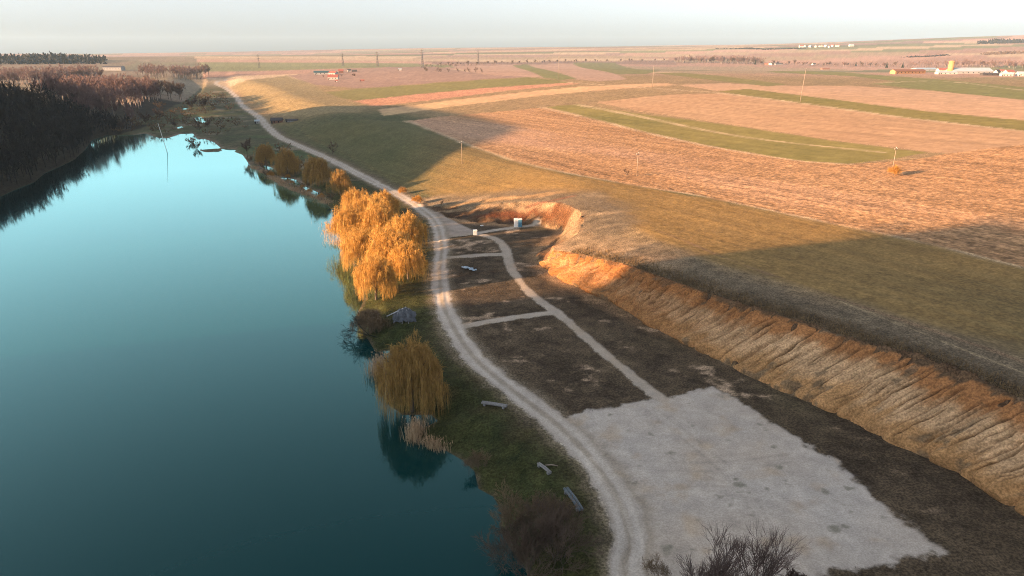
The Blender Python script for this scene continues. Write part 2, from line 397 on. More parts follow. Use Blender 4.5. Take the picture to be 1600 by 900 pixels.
REGIONS = ['ground']
def region(name): REGIONS.append(name); return len(REGIONS)-1
FIELDS = [  # name, label, outline in the photograph, colours, edge softness, furrow height
 ('ploughed_field','broad ploughed field of rust brown clods above the grassy slope',[(636,189),(690,182),(770,175),(848,168),(862,170),(930,187),(1000,205),(1100,227),(1200,243),(1260,251),(1330,257),(1420,250),(1480,240),(1560,230),(1640,222),(1900,222),(1900,500),(1700,443),(1600,418),(1430,376),(1330,355),(1200,328),(1100,307),(990,289),(880,269),(800,250),(720,222)],PLOUGH,PLOUGH2,1.0,.16),
 ('crop_field','wedge of olive green crop between the ploughed field and pale strip',[(852,167),(905,163),(1000,178),(1150,197),(1300,220),(1448,238),(1400,248),(1320,256),(1240,250),(1100,226),(1000,204),(930,186)],C(.15,.135,.04),C(.21,.165,.055),.8,.02),
 ('stubble_field','pale pink stubble field beyond the olive wedge',[(930,160),(1000,152),(1060,147),(1130,146),(1250,162),(1400,183),(1600,206),(1900,240),(1900,222),(1640,222),(1560,230),(1480,240),(1448,237),(1300,219),(1150,196),(1000,174)],PINK,PINK2,1.0,.05),
 ('crop_field','long narrow olive green strip past the tall bare pole',[(1122,143),(1170,139),(1300,155),(1450,174),(1600,188),(1900,222),(1900,240),(1600,204),(1400,182),(1250,161),(1150,147)],C(.16,.14,.04),C(.20,.155,.05),1.0,0),
 ('stubble_field','broad pink stubble strip below the right hand green field',[(1060,133),(1130,130),(1230,134),(1330,134),(1460,142),(1600,156),(1900,192),(1900,222),(1600,188),(1450,174),(1300,155),(1170,139),(1120,142)],PINK,C(.42,.26,.17),1.0,0),
 ('crop_field','green field at the right below the farm sheds',[(1360,131),(1400,127),(1470,125),(1600,138),(1900,170),(1900,192),(1600,156),(1460,142)],C(.15,.15,.05),C(.18,.16,.06),1.5,0),
 ('crop_field','thin green strip leading to the row of farm sheds',[(1195,112.5),(1250,110),(1350,116),(1440,122),(1600,136),(1900,168),(1900,170),(1600,138),(1470,125),(1400,127),(1330,119)],C(.15,.15,.05),C(.18,.16,.06),1.5,0),
 ('crop_field','thin curved green strip before the wooded hedge',[(1020,114),(1070,114),(1130,119),(1230,132),(1200,135),(1120,126)],C(.16,.145,.05),C(.2,.16,.06),1.5,0),
 ('crop_field','green block just below the hedge line in the distance',[(893,98.5),(962,98.5),(1030,111),(1010,115.5),(962,116)],C(.14,.14,.06),C(.17,.15,.06),2,0),
 ('stubble_field','pink ridged field left of the distant green block',[(826,101),(893,98.5),(962,116),(980,124),(935,127),(900,124)],C(.36,.24,.18),C(.28,.18,.13),2,0),
 ('crop_field','slanting green strip between two pink ridged fields',[(800,101.5),(826,101),(900,123),(875,125),(848,121)],C(.15,.15,.06),C(.18,.16,.06),2,0),
 ('stubble_field','striped pink field right of the brown thicket',[(705,104),(800,101.5),(848,121),(775,118),(735,113)],C(.38,.255,.19),C(.28,.175,.13),2,0),
 ('crop_field','long olive field in front of the red roofed farm',[(506,144),(560,139),(680,130),(828,121),(872,126),(890,129),(760,137),(650,147),(556,157),(530,153)],C(.15,.14,.05),C(.18,.15,.055),1.5,0),
 ('ploughed_field','thin red soil strip under the long olive field',[(553,157.5),(650,147.5),(760,137.5),(890,129.5),(905,131),(780,143),(660,158),(585,166)],REDSOIL,C(.42,.22,.13),1.5,0),
 ('stubble_field','pale sandy strip running towards the far plateau',[(590,171),(700,157),(800,146),(900,136),(1040,130),(1060,133),(940,141),(840,150),(700,167),(600,181)],C(.47,.33,.17),C(.42,.25,.15),1.5,0),
 ('stubble_field','pink orchard ground around the red roofed farm',[(450,118),(530,108),(680,104),(735,113),(775,118),(828,120),(680,129),(560,138),(490,132)],C(.21,.135,.11),C(.27,.18,.14),2,0),
 ('grass_slope','sunlit dry grass spur above the far end of the track',[(360,135),(448,118),(490,132),(512,146),(545,158),(575,168),(560,176),(480,182),(430,180),(395,160)],C(.26,.19,.095),C(.19,.15,.08),3,0),
]
FIELD_META = []
for (nm, lb, px, c1, c2, soft, fh) in FIELDS:
    poly = G(px)
    m = pmask(poly, soft, 1.0 + soft*.6, n_mid)
    f = np.clip(.5+.5*n_big+.15*n_mid, 0, 1)
    lay(m, c1, c2, f)
    rid = region(nm); FIELD_META.append((rid, lb)); REG[m > .5] = rid
    if fh: ROUGH = np.maximum(ROUGH, m*fh)
# row structure of the ploughed land
rd = G([(990, 287), (1600, 416)]); rdir = (rd[1]-rd[0])[:2]; rdir /= np.linalg.norm(rdir)
cross = -X*rdir[1] + Y*rdir[0]; along = X*rdir[0] + Y*rdir[1]
rowp = np.sin((cross + 0.5*fbm(along/14, cross/14, 61, 2))*2*math.pi/1.5)
clod = vnoise(along/0.9, cross/0.6, 71)*2
streak = fbm(along/120, cross/3.2, 73, 3)
plm = (ROUGH > .1)*1.0
col *= 1 + plm[:, None]*(0.12*np.sin(cross*2*math.pi/3.0+.6*n_mid)[:, None]*ss(330, 200, RF)[:, None] + 0.36*streak[:, None] + 0.36*clod[:, None]*(1-ss(250, 500, RF))[:, None])
lay(plm*ss(.25, .8, fbm(along/200, cross/40, 77, 3)+ss(40, -90, X)*.5)*.55, C(.44,.27,.19))
fl_ = ((REG > 0)*1.0); drill = fbm(along/160, cross/2.2, 79, 2)
col *= 1 + (fl_*.16*drill*(1-ss(500, 1100, RF)))[:, None]
# pale grassy balks and field edges
for px, hw in (([(636,189),(720,222),(800,250),(880,269),(990,289),(1100,307),(1200,328),(1330,355),(1430,376),(1600,418),(1750,455)], .7), ([(848,168),(930,187),(1000,205),(1100,227),(1240,250),(1330,257)], .55),
               ([(900,163),(1000,182),(1100,203),(1200,219),(1380,238)], .5), ([(880,128),(1050,140),(1130,146),(1250,161),(1400,182),(1600,205)], .6), ([(1370,130),(1470,126.5),(1600,141)], .8), ([(720,222),(690,228),(640,232)], .4)):
    lay(lmask(smooth_line(G(px), 4), hw, .5, .5, n_sm+n_mid)*np.clip(.5+.5*n_mid, .1, .8), C(.46,.34,.22))

# ---- grass slope above the bank
band = G([(640,192),(720,224),(800,252),(880,271),(990,291),(1100,309),(1200,330),(1330,357),(1430,378),(1600,420),(1900,510),(1900,760),(1600,560),(1480,520),(1380,488),(1250,450),(1100,408),(1020,372),(940,330),(880,305),(760,308),(690,312),(640,296),(560,250),(480,212),(470,200),(540,188)])
bm_ = pmask(band, 2.0, 1.5, n_mid)
grow = fbm(along/90, cross/1.3, 83, 3); col_drill = fbm(along/140, cross/.9, 85, 2)
lay(bm_, GREEN2, C(.255,.152,.052), np.clip(.42 + .35*n_big + .25*grow + .55*ss(-40, 20, X)*ss(330, 200, Y)*ss(100, 150, Y) - .2, 0, 1))  # gold deepened over the sunlit stretch, putting sunlight into the colour
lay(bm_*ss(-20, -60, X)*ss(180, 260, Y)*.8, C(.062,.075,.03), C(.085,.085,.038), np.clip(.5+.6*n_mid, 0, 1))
col *= 1 + (bm_*.22*col_drill*(1-ss(300, 450, RF)))[:, None]
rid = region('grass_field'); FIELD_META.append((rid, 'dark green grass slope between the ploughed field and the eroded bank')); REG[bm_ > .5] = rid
# rough strip of weeds, tan grass and bare soil along the top of the bank
dtop = np.full(NV, 1e3); kk = near(TOP, 40); dtop[kk], _s = seg_dist(X[kk], Y[kk], TOP)
out = np.zeros(NV, bool); out[kk] = ~inside(X[kk], Y[kk], CUT); out &= (U > 0) & (Y > 20)
rim = ss(19, 8, dtop + 4*n_mid)*out
lay(rim, C(.15,.115,.075), C(.095,.072,.048), np.clip(.5+.8*n_mid+.3*n_sm, 0, 1))
lay(rim*ss(.1, .6, fbm(X/14, Y/6, 91, 3))*.8*ss(125, 165, Y), C(.27,.195,.12))  # tan only where the sun reaches; the shaded part is painted darker
lay(rim*ss(6, 2.0, dtop+1.5*n_mid)*ss(170, 110, Y), C(.060,.044,.028), C(.10,.07,.042), np.clip(.5+.8*n_sm, 0, 1))
lay(lmask(smooth_line(G([(1000,352),(1060,372),(1130,402),(1250,445),(1350,480),(1480,524),(1600,566),(1750,640)]), 4), .35, .6, .8, n_mid)*.7, C(.19,.115,.07))
lay(lmask(smooth_line(G([(1310,470),(1420,512),(1530,556),(1620,590)]), 4), .18, .25, .3, n_sm)*.7, C(.33,.25,.15))
# bowl dug in the slope at the far end: red scarps, grey-brown scree, the wall's shade put into the colour
slope = ((T > 0) & (T < 1))*1.0
lay(slope, C(.058,.036,.023), C(.105,.064,.036), np.clip(.5+.7*n_mid+.3*n_sm, 0, 1))
for px, hw, c in (([(748,338),(790,334),(830,331),(868,330)], 1.6, C(.095,.033,.016)), ([(846,330),(880,335),(905,345),(890,360)], 1.6, C(.092,.042,.020)), ([(700,322),(760,313),(830,306),(880,300)], 1.6, C(.27,.17,.085)),
                  ([(688,331),(740,324),(800,322),(860,322)], 1.4, C(.25,.17,.10)), ([(840,400),(870,385),(905,360)], 1.0, C(.19,.09,.04)), ([(880,384),(960,392),(1040,412)], 3.0, C(.24,.165,.10)), ([(890,350),(900,375),(960,380),(1020,392)], 3.0, C(.20,.145,.09)),
                  ([(826,322),(860,314),(896,306)], .7, C(.17,.08,.05))):
    lay(lmask(smooth_line(G(px), 4), hw, hw*.7, hw*1.2, n_mid+.5*n_sm)*.85, c)
rid_bank = region('earth_slope'); FIELD_META.append((rid_bank, 'bare red and tan slope of the hollow dug beside the track')); REG[slope > .5] = rid_bank

# ---- terrace floor
tm = pmask(TERR, .6, .8, n_mid)*(U > -1)
lay(tm, C(.062,.045,.030), C(.095,.07,.045), np.clip(.5+.6*n_mid+.5*n_sm, 0, 1))
lay(tm*ss(-.1, .5, n_big+.35*n_mid)*.6, C(.055,.052,.026))
bare = ss(.32, .62, fbm(X/7, Y/4.5, 101, 4)+.25*n_sm)
lay(tm*bare*.85*ss(60, 84, Y), C(.36,.26,.18))
dbase = np.full(NV, 1e3); kb = near(BASE, 30); dbase[kb], _s = seg_dist(X[kb], Y[kb], BASE)
lay(tm*ss(4.5, 0, dbase+3*n_mid)*ss(100, 160, Y), C(.27,.17,.095))
rid = region('waste_ground'); FIELD_META.append((rid, 'dark weedy terrace with bare tan patches below the bank')); REG[(tm > .5)] = rid
# ---- shore meadow between the lake and the track
sh = ((U <= 1) & (Vv < 0) & (DL < 60) & (Y < 330))*1.0
dr = np.maximum(-U, 0)
lay(sh, C(.024,.032,.011), C(.052,.052,.019), np.clip(.45+.55*n_mid+.45*n_sm, 0, 1))
lay(sh*ss(7, 1, dr+3*n_mid+1.2*n_sm)*.85, C(.085,.066,.038))
lay(sh*ss(.15, .6, fbm(X/5, Y/5, 113, 3))*.5, C(.06,.045,.022))
lay(sh*ss(1.3, .2, DL+.8*n_sm+.6*n_mid)*.8, C(.10,.08,.055))
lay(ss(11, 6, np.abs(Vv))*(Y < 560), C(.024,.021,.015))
lay(ss(.15, -.25, Z)*(DL < 1), C(.05,.045,.03))
rid = region('meadow'); FIELD_META.append((rid, 'dark green grassy shore between the lake and the track')); REG[(sh > .5)] = rid
# ---- marsh tints
mm = vf*(Y > 280)*ss(-8, -22, Vv)
lay(mm*ss(.05, .6, fbm(X/26, Y/9, 131, 3))*.7, C(.20,.165,.12)); lay(mm*ss(3, .2, DL+2*n_sm)*.8, C(.22,.17,.13))
lay(mm*ss(.2, .6, fbm(X/40, Y/16, 137, 3))*.6, C(.06,.095,.035))

# ---- gravel yard, paths, track
YARD = G([(872,654),(935,641),(1000,628),(1060,616),(1112,606),(1140,617),(1220,668),(1300,722),(1390,795),(1478,864),(1440,874),(1385,882),(1300,893),(1270,915),(1200,960),(960,980),(985,845),(968,785),(925,718)])
gm = pmask(YARD, .5, 1.0, n_mid*1.1+n_sm*1.3)
lay(gm, GRAVEL, GRAVEL2, np.clip(.45+.6*n_big+.7*n_mid, 0, 1))
gg = fbm(X/.8, Y/.8, 151, 2); col *= (1+gm*.05*gg)[:, None]
lay(gm*ss(.1, .6, fbm(X/3.5, Y/3.5, 143, 4))*.55, C(.36,.27,.18)); lay(gm*ss(.38, .62, fbm(X/2.2, Y/1.6, 149, 4)*.8+.5*ss(25, 45, X+.2*Y)*n_sm)*.75, C(.17,.16,.12))
YARD_RID = region('gravel_yard'); FIELD_META.append((YARD_RID, 'pale grey gravel yard with ragged edges beside the track')); REG[gm > .5] = YARD_RID
tri = pmask(G([(668,325),(742,361),(744,366),(694,372),(686,350)]), .3, .3, n_sm); lay(tri, C(.34,.29,.25), C(.30,.24,.20), np.clip(.5+.6*n_mid, 0, 1))
rid = region('gravel_apron'); FIELD_META.append((rid, 'triangular gravel apron beside the bend of the track')); REG[tri > .5] = rid
PATHS = [('footpath','pale gravel path crossing the terrace nearest the yard',[(716,511),(790,498),(850,490),(872,488)],1.1), ('footpath','inner gravel path winding from the white box to the yard',[(748,366),(775,374),(790,390),(799,420),(828,458),(872,490),(930,540),(1000,598),(1036,624)],1.1),
         ('footpath','short gravel path crossing the terrace by the blue sheeting',[(700,403),(745,399),(792,397)],1.25), ('footpath','thin sandy path leading to the two cabins',[(692,371),(745,364),(805,355),(838,351)],.9)]
for nm, lb, px, hw in PATHS:
    ln = smooth_line(G(px), 6); m = lmask(ln, hw, .3, .45, n_sm+.6*n_mid)
    lay(m, C(.40,.35,.30), C(.30,.24,.18), np.clip(.45+.5*n_mid+.4*n_sm, 0, 1))
    rid = region(nm); FIELD_META.append((rid, lb)); REG[m > .5] = rid
dR = np.full(NV, 1e3); kr = near(ROAD_S, 12); dR[kr], _s = seg_dist(X[kr], Y[kr], ROAD_S)
rw = 1.9 + .25*fbm(X/7, Y/7, 157, 2) + .9*ss(200, 600, Y)
lay(ss(rw+2.4, rw, dR+1.1*n_sm+.6*n_mid)*.55, C(.24,.195,.14))
rm = ss(rw+.45, rw-.45, dR+.6*n_sm+.35*n_mid)
lay(rm, C(.42,.37,.325), C(.36,.31,.26), np.clip(.5+.5*n_mid+.4*n_sm, 0, 1))
lay(rm*ss(.55, .2, np.abs(dR-1.0)+.1*n_sm)*np.clip(.35+.6*n_mid, 0, .7)*ss(500, 250, Y), C(.50,.45,.40)); lay(rm*ss(.55, .1, dR+.3*n_sm+.2*n_mid)*.6, C(.24,.20,.15)); lay(rm*ss(.5, .75, n_mid+.4*n_sm)*.4, C(.26,.215,.165))
TRACK_RID = region('dirt_track'); FIELD_META.append((TRACK_RID, 'winding pale dirt track along the lake shore')); REG[rm > .5] = TRACK_RID
# wheel marks swinging into the yard
for px in ([(1010,640),(1060,680),(1130,740),(1180,810),(1190,880)], [(1022,637),(1074,676),(1146,736),(1198,808),(1208,880)], [(930,700),(1010,720),(1120,722),(1230,710)], [(936,712),(1016,733),(1124,735),(1240,722)], [(990,780),(1080,760),(1200,770),(1330,830)], [(995,794),(1084,774),(1200,785),(1320,842)], [(1000,900),(1003,850),(990,800),(955,745),(925,715)], [(983,900),(988,850),(975,800),(940,745),(905,705)]):
    ln = smooth_line(G(px), 6); lay(lmask(ln, .20, .25, .25, n_sm)*np.clip(.35+.5*n_mid, 0, .6), C(.52,.46,.40) if px[0][0] < 1005 and px[0][1] > 890 else C(.27,.235,.20))

# ---- small relief of the ground itself
spac = np.maximum(.33, RF*RF/(CAM_H*683)*.85)
keep = 1-ss(.8, 2.2, spac)
Zd = Z + keep*(ROUGH*(.55*rowp*.5 + .9*clod))
Zd += keep*(.05*n_sm + .10*n_mid)*(1-gm)*(1-rm)*(Z > .3)*(1+1.5*slope) + slope*keep*(1.1*n_mid+.30*n_sm+.8*fbm(X/3.5, Y/3.5, 401, 3))
Zd -= rm*.06*ss(.5, .2, np.abs(dR-1.0))*keep
cl = (T > .03) & (T < .97) & (X > 8) & (Y < 175)                   # under the eroded cliff the sheet dips out of the way
cliff_zone = ss(.03, .3, T)*ss(.99, .8, T)*cl*ss(172, 160, Y)
Zd -= 1.6*cliff_zone
col *= (1 + (.20-.10*gm-.10*rm)*n_sm + .12*n_mid)[:, None]
col = np.clip(col, .012, .75)

NA, NRr = len(ANG), len(RR)
i0 = (np.arange(NRr-1)[:, None]*NA + np.arange(NA-1)[None]).ravel()
FQ = np.stack([i0, i0+1, i0+1+NA, i0+NA], -1)
FR = REG[FQ[:, 0]]
VV = np.stack([X, Y, Zd], -1)
M_LAND = land_mat('soil_and_grass', .42, 1.9, .6, .2, .38, 3.2)
M_GRAV = land_mat('gravel', .15, 2.4, .5, .08, .12, 4.6)
M_PLOU = land_mat('ploughed_soil', .22, 1.5, .9, .30, .26, .9); M_SWARD = land_mat('young_sward', .20, 3.0, .5, .15, .20, 1.6)
M_FAR = land_mat('field_surface', .13, .9, .35, .2)
def sub_mesh(name, faces, mat):
    ids, inv = np.unique(faces, return_inverse=True)
    return mesh_np(name, VV[ids], inv.reshape(faces.shape), mat, True, col[ids])
labels = dict(FIELD_META)
for rid, nm in enumerate(REGIONS):
    f = FQ[FR == rid]
    if not len(f): continue
    mat = M_GRAV if nm in ('gravel_yard','footpath','dirt_track','gravel_apron') else M_PLOU if nm == 'ploughed_field' else M_FAR if nm in ('crop_field','stubble_field') else M_SWARD if nm == 'grass_field' else M_LAND
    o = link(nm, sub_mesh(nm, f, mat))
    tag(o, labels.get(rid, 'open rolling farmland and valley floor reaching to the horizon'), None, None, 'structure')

# ------------------------------------------------------------------ lake
def water():
    """dark turbid body under a mirror-like skin"""
    m = bpy.data.materials.new('lake_water'); m.use_nodes = True; t = m.node_tree; t.nodes.clear()
    ge = N(t, 'ShaderNodeNewGeometry'); mp = N(t, 'ShaderNodeMapping'); mp.inputs['Scale'].default_value = (1, 1, 1); t.links.new(ge.outputs['Position'], mp.inputs['Vector'])
    no = N(t, 'ShaderNodeTexNoise', Scale=1.4, Detail=4.0); t.links.new(mp.outputs[0], no.inputs['Vector'])
    n2 = N(t, 'ShaderNodeTexNoise', Scale=.035, Detail=3.0); t.links.new(ge.outputs['Position'], n2.inputs['Vector'])
    mr = N(t, 'ShaderNodeMapRange'); mr.inputs[1].default_value = .40; mr.inputs[2].default_value = .62; mr.inputs[3].default_value = .02; mr.inputs[4].default_value = .10; t.links.new(n2.outputs[0], mr.inputs[0])
    bu = N(t, 'ShaderNodeBump', Distance=.05); t.links.new(no.outputs[0], bu.inputs['Height']); t.links.new(mr.outputs[0], bu.inputs['Strength'])
    di = N(t, 'ShaderNodeBsdfDiffuse', Color=(.001, .025, .027, 1)); gl = N(t, 'ShaderNodeBsdfGlossy', Color=(.50, .93, .94, 1), Roughness=.06)
    fr = N(t, 'ShaderNodeFresnel', IOR=1.62); mx = N(t, 'ShaderNodeMixShader'); out = N(t, 'ShaderNodeOutputMaterial')
    t.links.new(bu.outputs[0], gl.inputs['Normal']); t.links.new(bu.outputs[0], fr.inputs['Normal'])
    fk = N(t, 'ShaderNodeMath', operation='MULTIPLY_ADD'); fk.use_clamp = True; fk.inputs[1].default_value = 2.45; fk.inputs[2].default_value = -.14; t.links.new(fr.outputs[0], fk.inputs[0])
    t.links.new(fk.outputs[0], mx.inputs[0]); t.links.new(di.outputs[0], mx.inputs[1]); t.links.new(gl.outputs[0], mx.inputs[2]); t.links.new(mx.outputs[0], out.inputs['Surface'])
    return m
M_WATER = water()
lv = [(-420, -200, 0), (60, -200, 0), (60, 100, 0), (0, 330, 0), (-60, 520, 0), (-200, 900, 0), (-420, 900, 0)]
me = bpy.data.meshes.new('lake'); me.from_pydata(lv, [], [tuple(range(len(lv)))]); me.materials.append(M_WATER)
tag(link('lake', me), 'calm teal lake filling the left of the valley', None, None, 'structure')

# ------------------------------------------------------------------ the eroded cliff
def resample(Pn, n):
    d = np.r_[0, np.cumsum(np.linalg.norm(np.diff(Pn[:, :2], axis=0), axis=1))]
    t = np.linspace(0, d[-1], n); return np.stack([np.interp(t, d, Pn[:, k]) for k in range(3)], -1), t
nS, nT = 1000, 64
base_r, sb = resample(smooth_line(BASE[:13], 6), nS); top_r, _t = resample(smooth_line(TOP[:13], 6), nS)
top_r[:, 2] = ground(top_r[:, 0], top_r[:, 1]); base_r[:, 2] = 2.65
s1 = np.repeat(sb, nT).reshape(nS, nT); tt = np.tile(np.linspace(-.10, 1.10, nT), nS).reshape(nS, nT); tc_ = np.clip(tt, 0, 1)
hd = (top_r-base_r)[:, :2]; hd = hd/np.linalg.norm(hd, axis=1)[:, None]
PX = base_r[:, None, :]*(1-tt[..., None]) + top_r[:, None, :]*tt[..., None]
run = .62*tc_**1.15 + .38*tc_**3.0                      # steeper below the lip
prof = 0.80*tc_ + .20*tc_**.55
PX[..., 2] = base_r[:, None, 2] + (top_r[:, None, 2]-base_r[:, None, 2])*prof
far_k = ss(55, 100, s1)                                   # far end: more broken, also takes the painted sun tint
wob = s1 + .9*fbm(s1/6, tc_*2.0, 201, 3) + .22*fbm(s1/1.1, tc_*7, 203, 3) + .9*tc_
def cracks(period, width, seed, jit):
    """gullies of uneven spacing, depth and length that run down the face"""
    ph = wob/period + jit*fbm(s1/(period*4), s1*0, seed, 3); k = np.floor(ph).astype(np.int64); best = np.full(s1.shape, 9.0); dep = np.zeros(s1.shape)
    for o in (-1, 0, 1):
        c = k+o; pos = c+.5+.75*(hsh(c, c*0, seed+1)-.5); d = np.abs(ph-pos)*period
        lo, hi = hsh(c, c*0, seed+2)*.45, .45+.65*hsh(c, c*0, seed+3); L = ss(lo-.06, lo+.10, tc_)*ss(hi+.10, hi-.12, tc_); m = d < best
        best = np.where(m, d, best); dep = np.where(m, L*(.3+.9*hsh(c, c*0, seed+4)), dep)
    return np.exp(-(best/(width*(.6+.9*tc_)))**2)*dep, best
crack, near_c = cracks(1.75, .16, 301, .8); crack2, _n = cracks(.75, .07, 331, .6); crack3, _n = cracks(5.5, .45, 351, .9)
hcell = vnoise(wob/1.4, tc_*1.5, 361)+.5
rib = fbm(wob/1.3, tc_*1.3, 365, 3)*.34 + fbm(wob/.5, tc_*3.0, 367, 2)*.12 + .18*np.minimum(near_c, .8)
lob = s1/4.2 + 1.4*fbm(s1/9, s1*0, 211, 3); fl = lob-np.floor(lob); lk = np.floor(lob).astype(np.int64); top_f = .18+.34*hsh(lk, lk*0, 17)
fan = (1-(2*fl-1)**2)**.8*ss(top_f, .02, tc_)*ss(-.10, .06, tt)*(.25+1.5*hsh(lk, lk*0, 13))
mask_t = ss(-.02, .12, tt)*ss(1.06, .92, tt)
slump = ss(.15, .5, fbm(s1/7, tc_*2.2, 371, 3))
dout = mask_t*(rib*1.15 - 1.5*crack - .6*crack2 - 1.6*crack3) + 1.1*fan + mask_t*(.30*fbm(s1/2.6, tc_*5, 221, 5, .6)+.26*fbm(s1/.7, tc_*15, 223, 3, .65)+.55*slump*ss(.8, .3, tc_)) + far_k*mask_t*1.5*fbm(s1/4, tc_*2.5, 227, 4, .6) + .25*mask_t
dout += ss(.8, .97, tt)*ss(1.03, .98, tt)*.7*fbm(s1/1.6, s1*0, 229, 4, .6)
PX[..., 0] -= hd[:, None, 0]*dout; PX[..., 1] -= hd[:, None, 1]*dout
PX[..., 2] += .35*fan + np.where(tt < 0, tt*3.5, 0) + np.where(tt > 1, -(tt-1)*14 + .02, 0) + .06*ss(.93, 1, tt)
tw = np.clip(tc_ + .26*fbm(s1/2.6, tc_*2, 231, 5, .6), 0, 1)[..., None]
rust, pale, ochre, darkt = C(.245,.105,.038), C(.41,.265,.15), C(.30,.165,.07), C(.070,.048,.030)
cc = pale + 0*tw
g2 = fbm(s1/1.6, tc_*3, 237, 4)[..., None]
cc = cc + (ochre-cc)*ss(.42, .16, tw)*.9
cc = cc + (rust-cc)*ss(.56, .78, tw)*.9
cc = cc + (C(.19,.082,.03)-cc)*np.clip(far_k[..., None]*(.75+.4*g2), 0, 1)  # far end turned orange to paint in its sunlight
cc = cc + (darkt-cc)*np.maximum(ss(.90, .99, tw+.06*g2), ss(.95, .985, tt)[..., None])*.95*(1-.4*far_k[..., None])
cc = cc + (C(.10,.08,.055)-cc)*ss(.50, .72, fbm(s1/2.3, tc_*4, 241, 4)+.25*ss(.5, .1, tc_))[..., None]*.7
cc = cc*(1+.18*g2 + .12*(hcell[..., None]-.5))
cc = cc*(1+.22*fbm(s1/.45, tc_*14, 243, 3)[..., None])
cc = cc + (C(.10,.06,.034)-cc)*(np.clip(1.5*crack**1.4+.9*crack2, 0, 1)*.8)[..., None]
idx = (np.arange(nS-1)[:, None]*nT + np.arange(nT-1)[None]).ravel()
FC = np.stack([idx, idx+nT, idx+nT+1, idx+1], -1)
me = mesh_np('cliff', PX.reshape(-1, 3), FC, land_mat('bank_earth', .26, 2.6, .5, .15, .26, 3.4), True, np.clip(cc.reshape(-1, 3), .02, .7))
tag(link('cliff', me), 'tall eroded earth cliff with gullies, rust lip and pale face', None, None, 'structure')

# ------------------------------------------------------------------ tree builders
def tube_np(p0, p1, r0, r1, n=3):
    """many straight tapered tubes at once"""
    d = p1-p0; L = np.linalg.norm(d, axis=1, keepdims=True)+1e-9; d = d/L
    ref = np.where(np.abs(d[:, 2:3]) < .9, np.array([[0, 0, 1.0]]), np.array([[1.0, 0, 0]]))
    a = np.cross(d, ref); a /= np.linalg.norm(a, axis=1, keepdims=True)+1e-9; b = np.cross(d, a)
    ang = np.arange(n)*2*math.pi/n; ring = a[:, None]*np.cos(ang)[None, :, None] + b[:, None]*np.sin(ang)[None, :, None]
    V = np.concatenate([p0[:, None]+ring*r0[:, None, None], p1[:, None]+ring*r1[:, None, None]], 1).reshape(-1, 3)
    o = np.arange(len(p0))[:, None]*2*n; k = np.arange(n)
    F = np.stack([o+k, o+(k+1) % n, o+n+(k+1) % n, o+n+k], -1).reshape(-1, 4)
    return V, F
def ribbons(paths, width, rng, flat=False):
    """paths (n,k,3) to thin tapering blades"""
    n, k, _ = paths.shape
    d = paths[:, -1]-paths[:, 0]; a = rng.normal(size=(n, 3)); s = np.cross(d, a); s /= np.linalg.norm(s, axis=1, keepdims=True)+1e-9
    tp = np.linspace(1, .35, k)[None, :, None]; wv = width[:, None, None]*tp*s[:, None, :]/2
    V = np.stack([paths-wv, paths+wv], 2).reshape(-1, 3)
    o = np.arange(n)[:, None]*2*k; j = np.arange(k-1)*2
    F = np.stack([o+j, o+j+1, o+j+3, o+j+2], -1).reshape(-1, 4)
    return V, F
def cat(parts):
    vs, fs, o = [], [], 0
    for v, f in parts: vs.append(v); fs.append(f+o); o += len(v)
    return np.vstack(vs), np.vstack(fs)
def limbs(rng, h, n, spread, lift, start=(.18, .6), r0=.012, seg=4):
    """curved main branches; returns tube pieces and points along them"""
    p0s, p1s, a0, a1, pts, dirs = [], [], [], [], [], []
    for i in range(n):
        th = i*2.4+rng.uniform(-.5, .5); z = h*rng.uniform(*start); p = np.array([0, 0, z]); 
        up = lift*rng.uniform(.7, 1.3); d = np.array([math.cos(th), math.sin(th), up]); d /= np.linalg.norm(d)
        L = spread*rng.uniform(.75, 1.1)*math.sqrt(1+up*up)*(1.05-.5*z/h)/seg
        for k in range(seg):
            q = p + d*L; p0s.append(p); p1s.append(q); a0.append(h*r0*(1-.8*k/seg)); a1.append(h*r0*(1-.8*(k+1)/seg))
            pts.append(q); dirs.append(d.copy()); p = q
            d = d + rng.normal(size=3)*.22 + np.array([0, 0, .12]); d /= np.linalg.norm(d)
    return np.array(p0s), np.array(p1s), np.array(a0), np.array(a1), np.array(pts), np.array(dirs)
def trunk_np(rng, h, top=.62, r=.020, n=6, seg=4):
    zs = np.linspace(-.3, h*top, seg+1); off = np.cumsum(rng.normal(size=(seg+1, 2))*h*.008, 0); off[:2] = 0
    p = np.column_stack([off, zs]); rr = h*r*np.linspace(1.15, .35, seg+1)
    return tube_np(p[:-1], p[1:], rr[:-1], rr[1:], n)
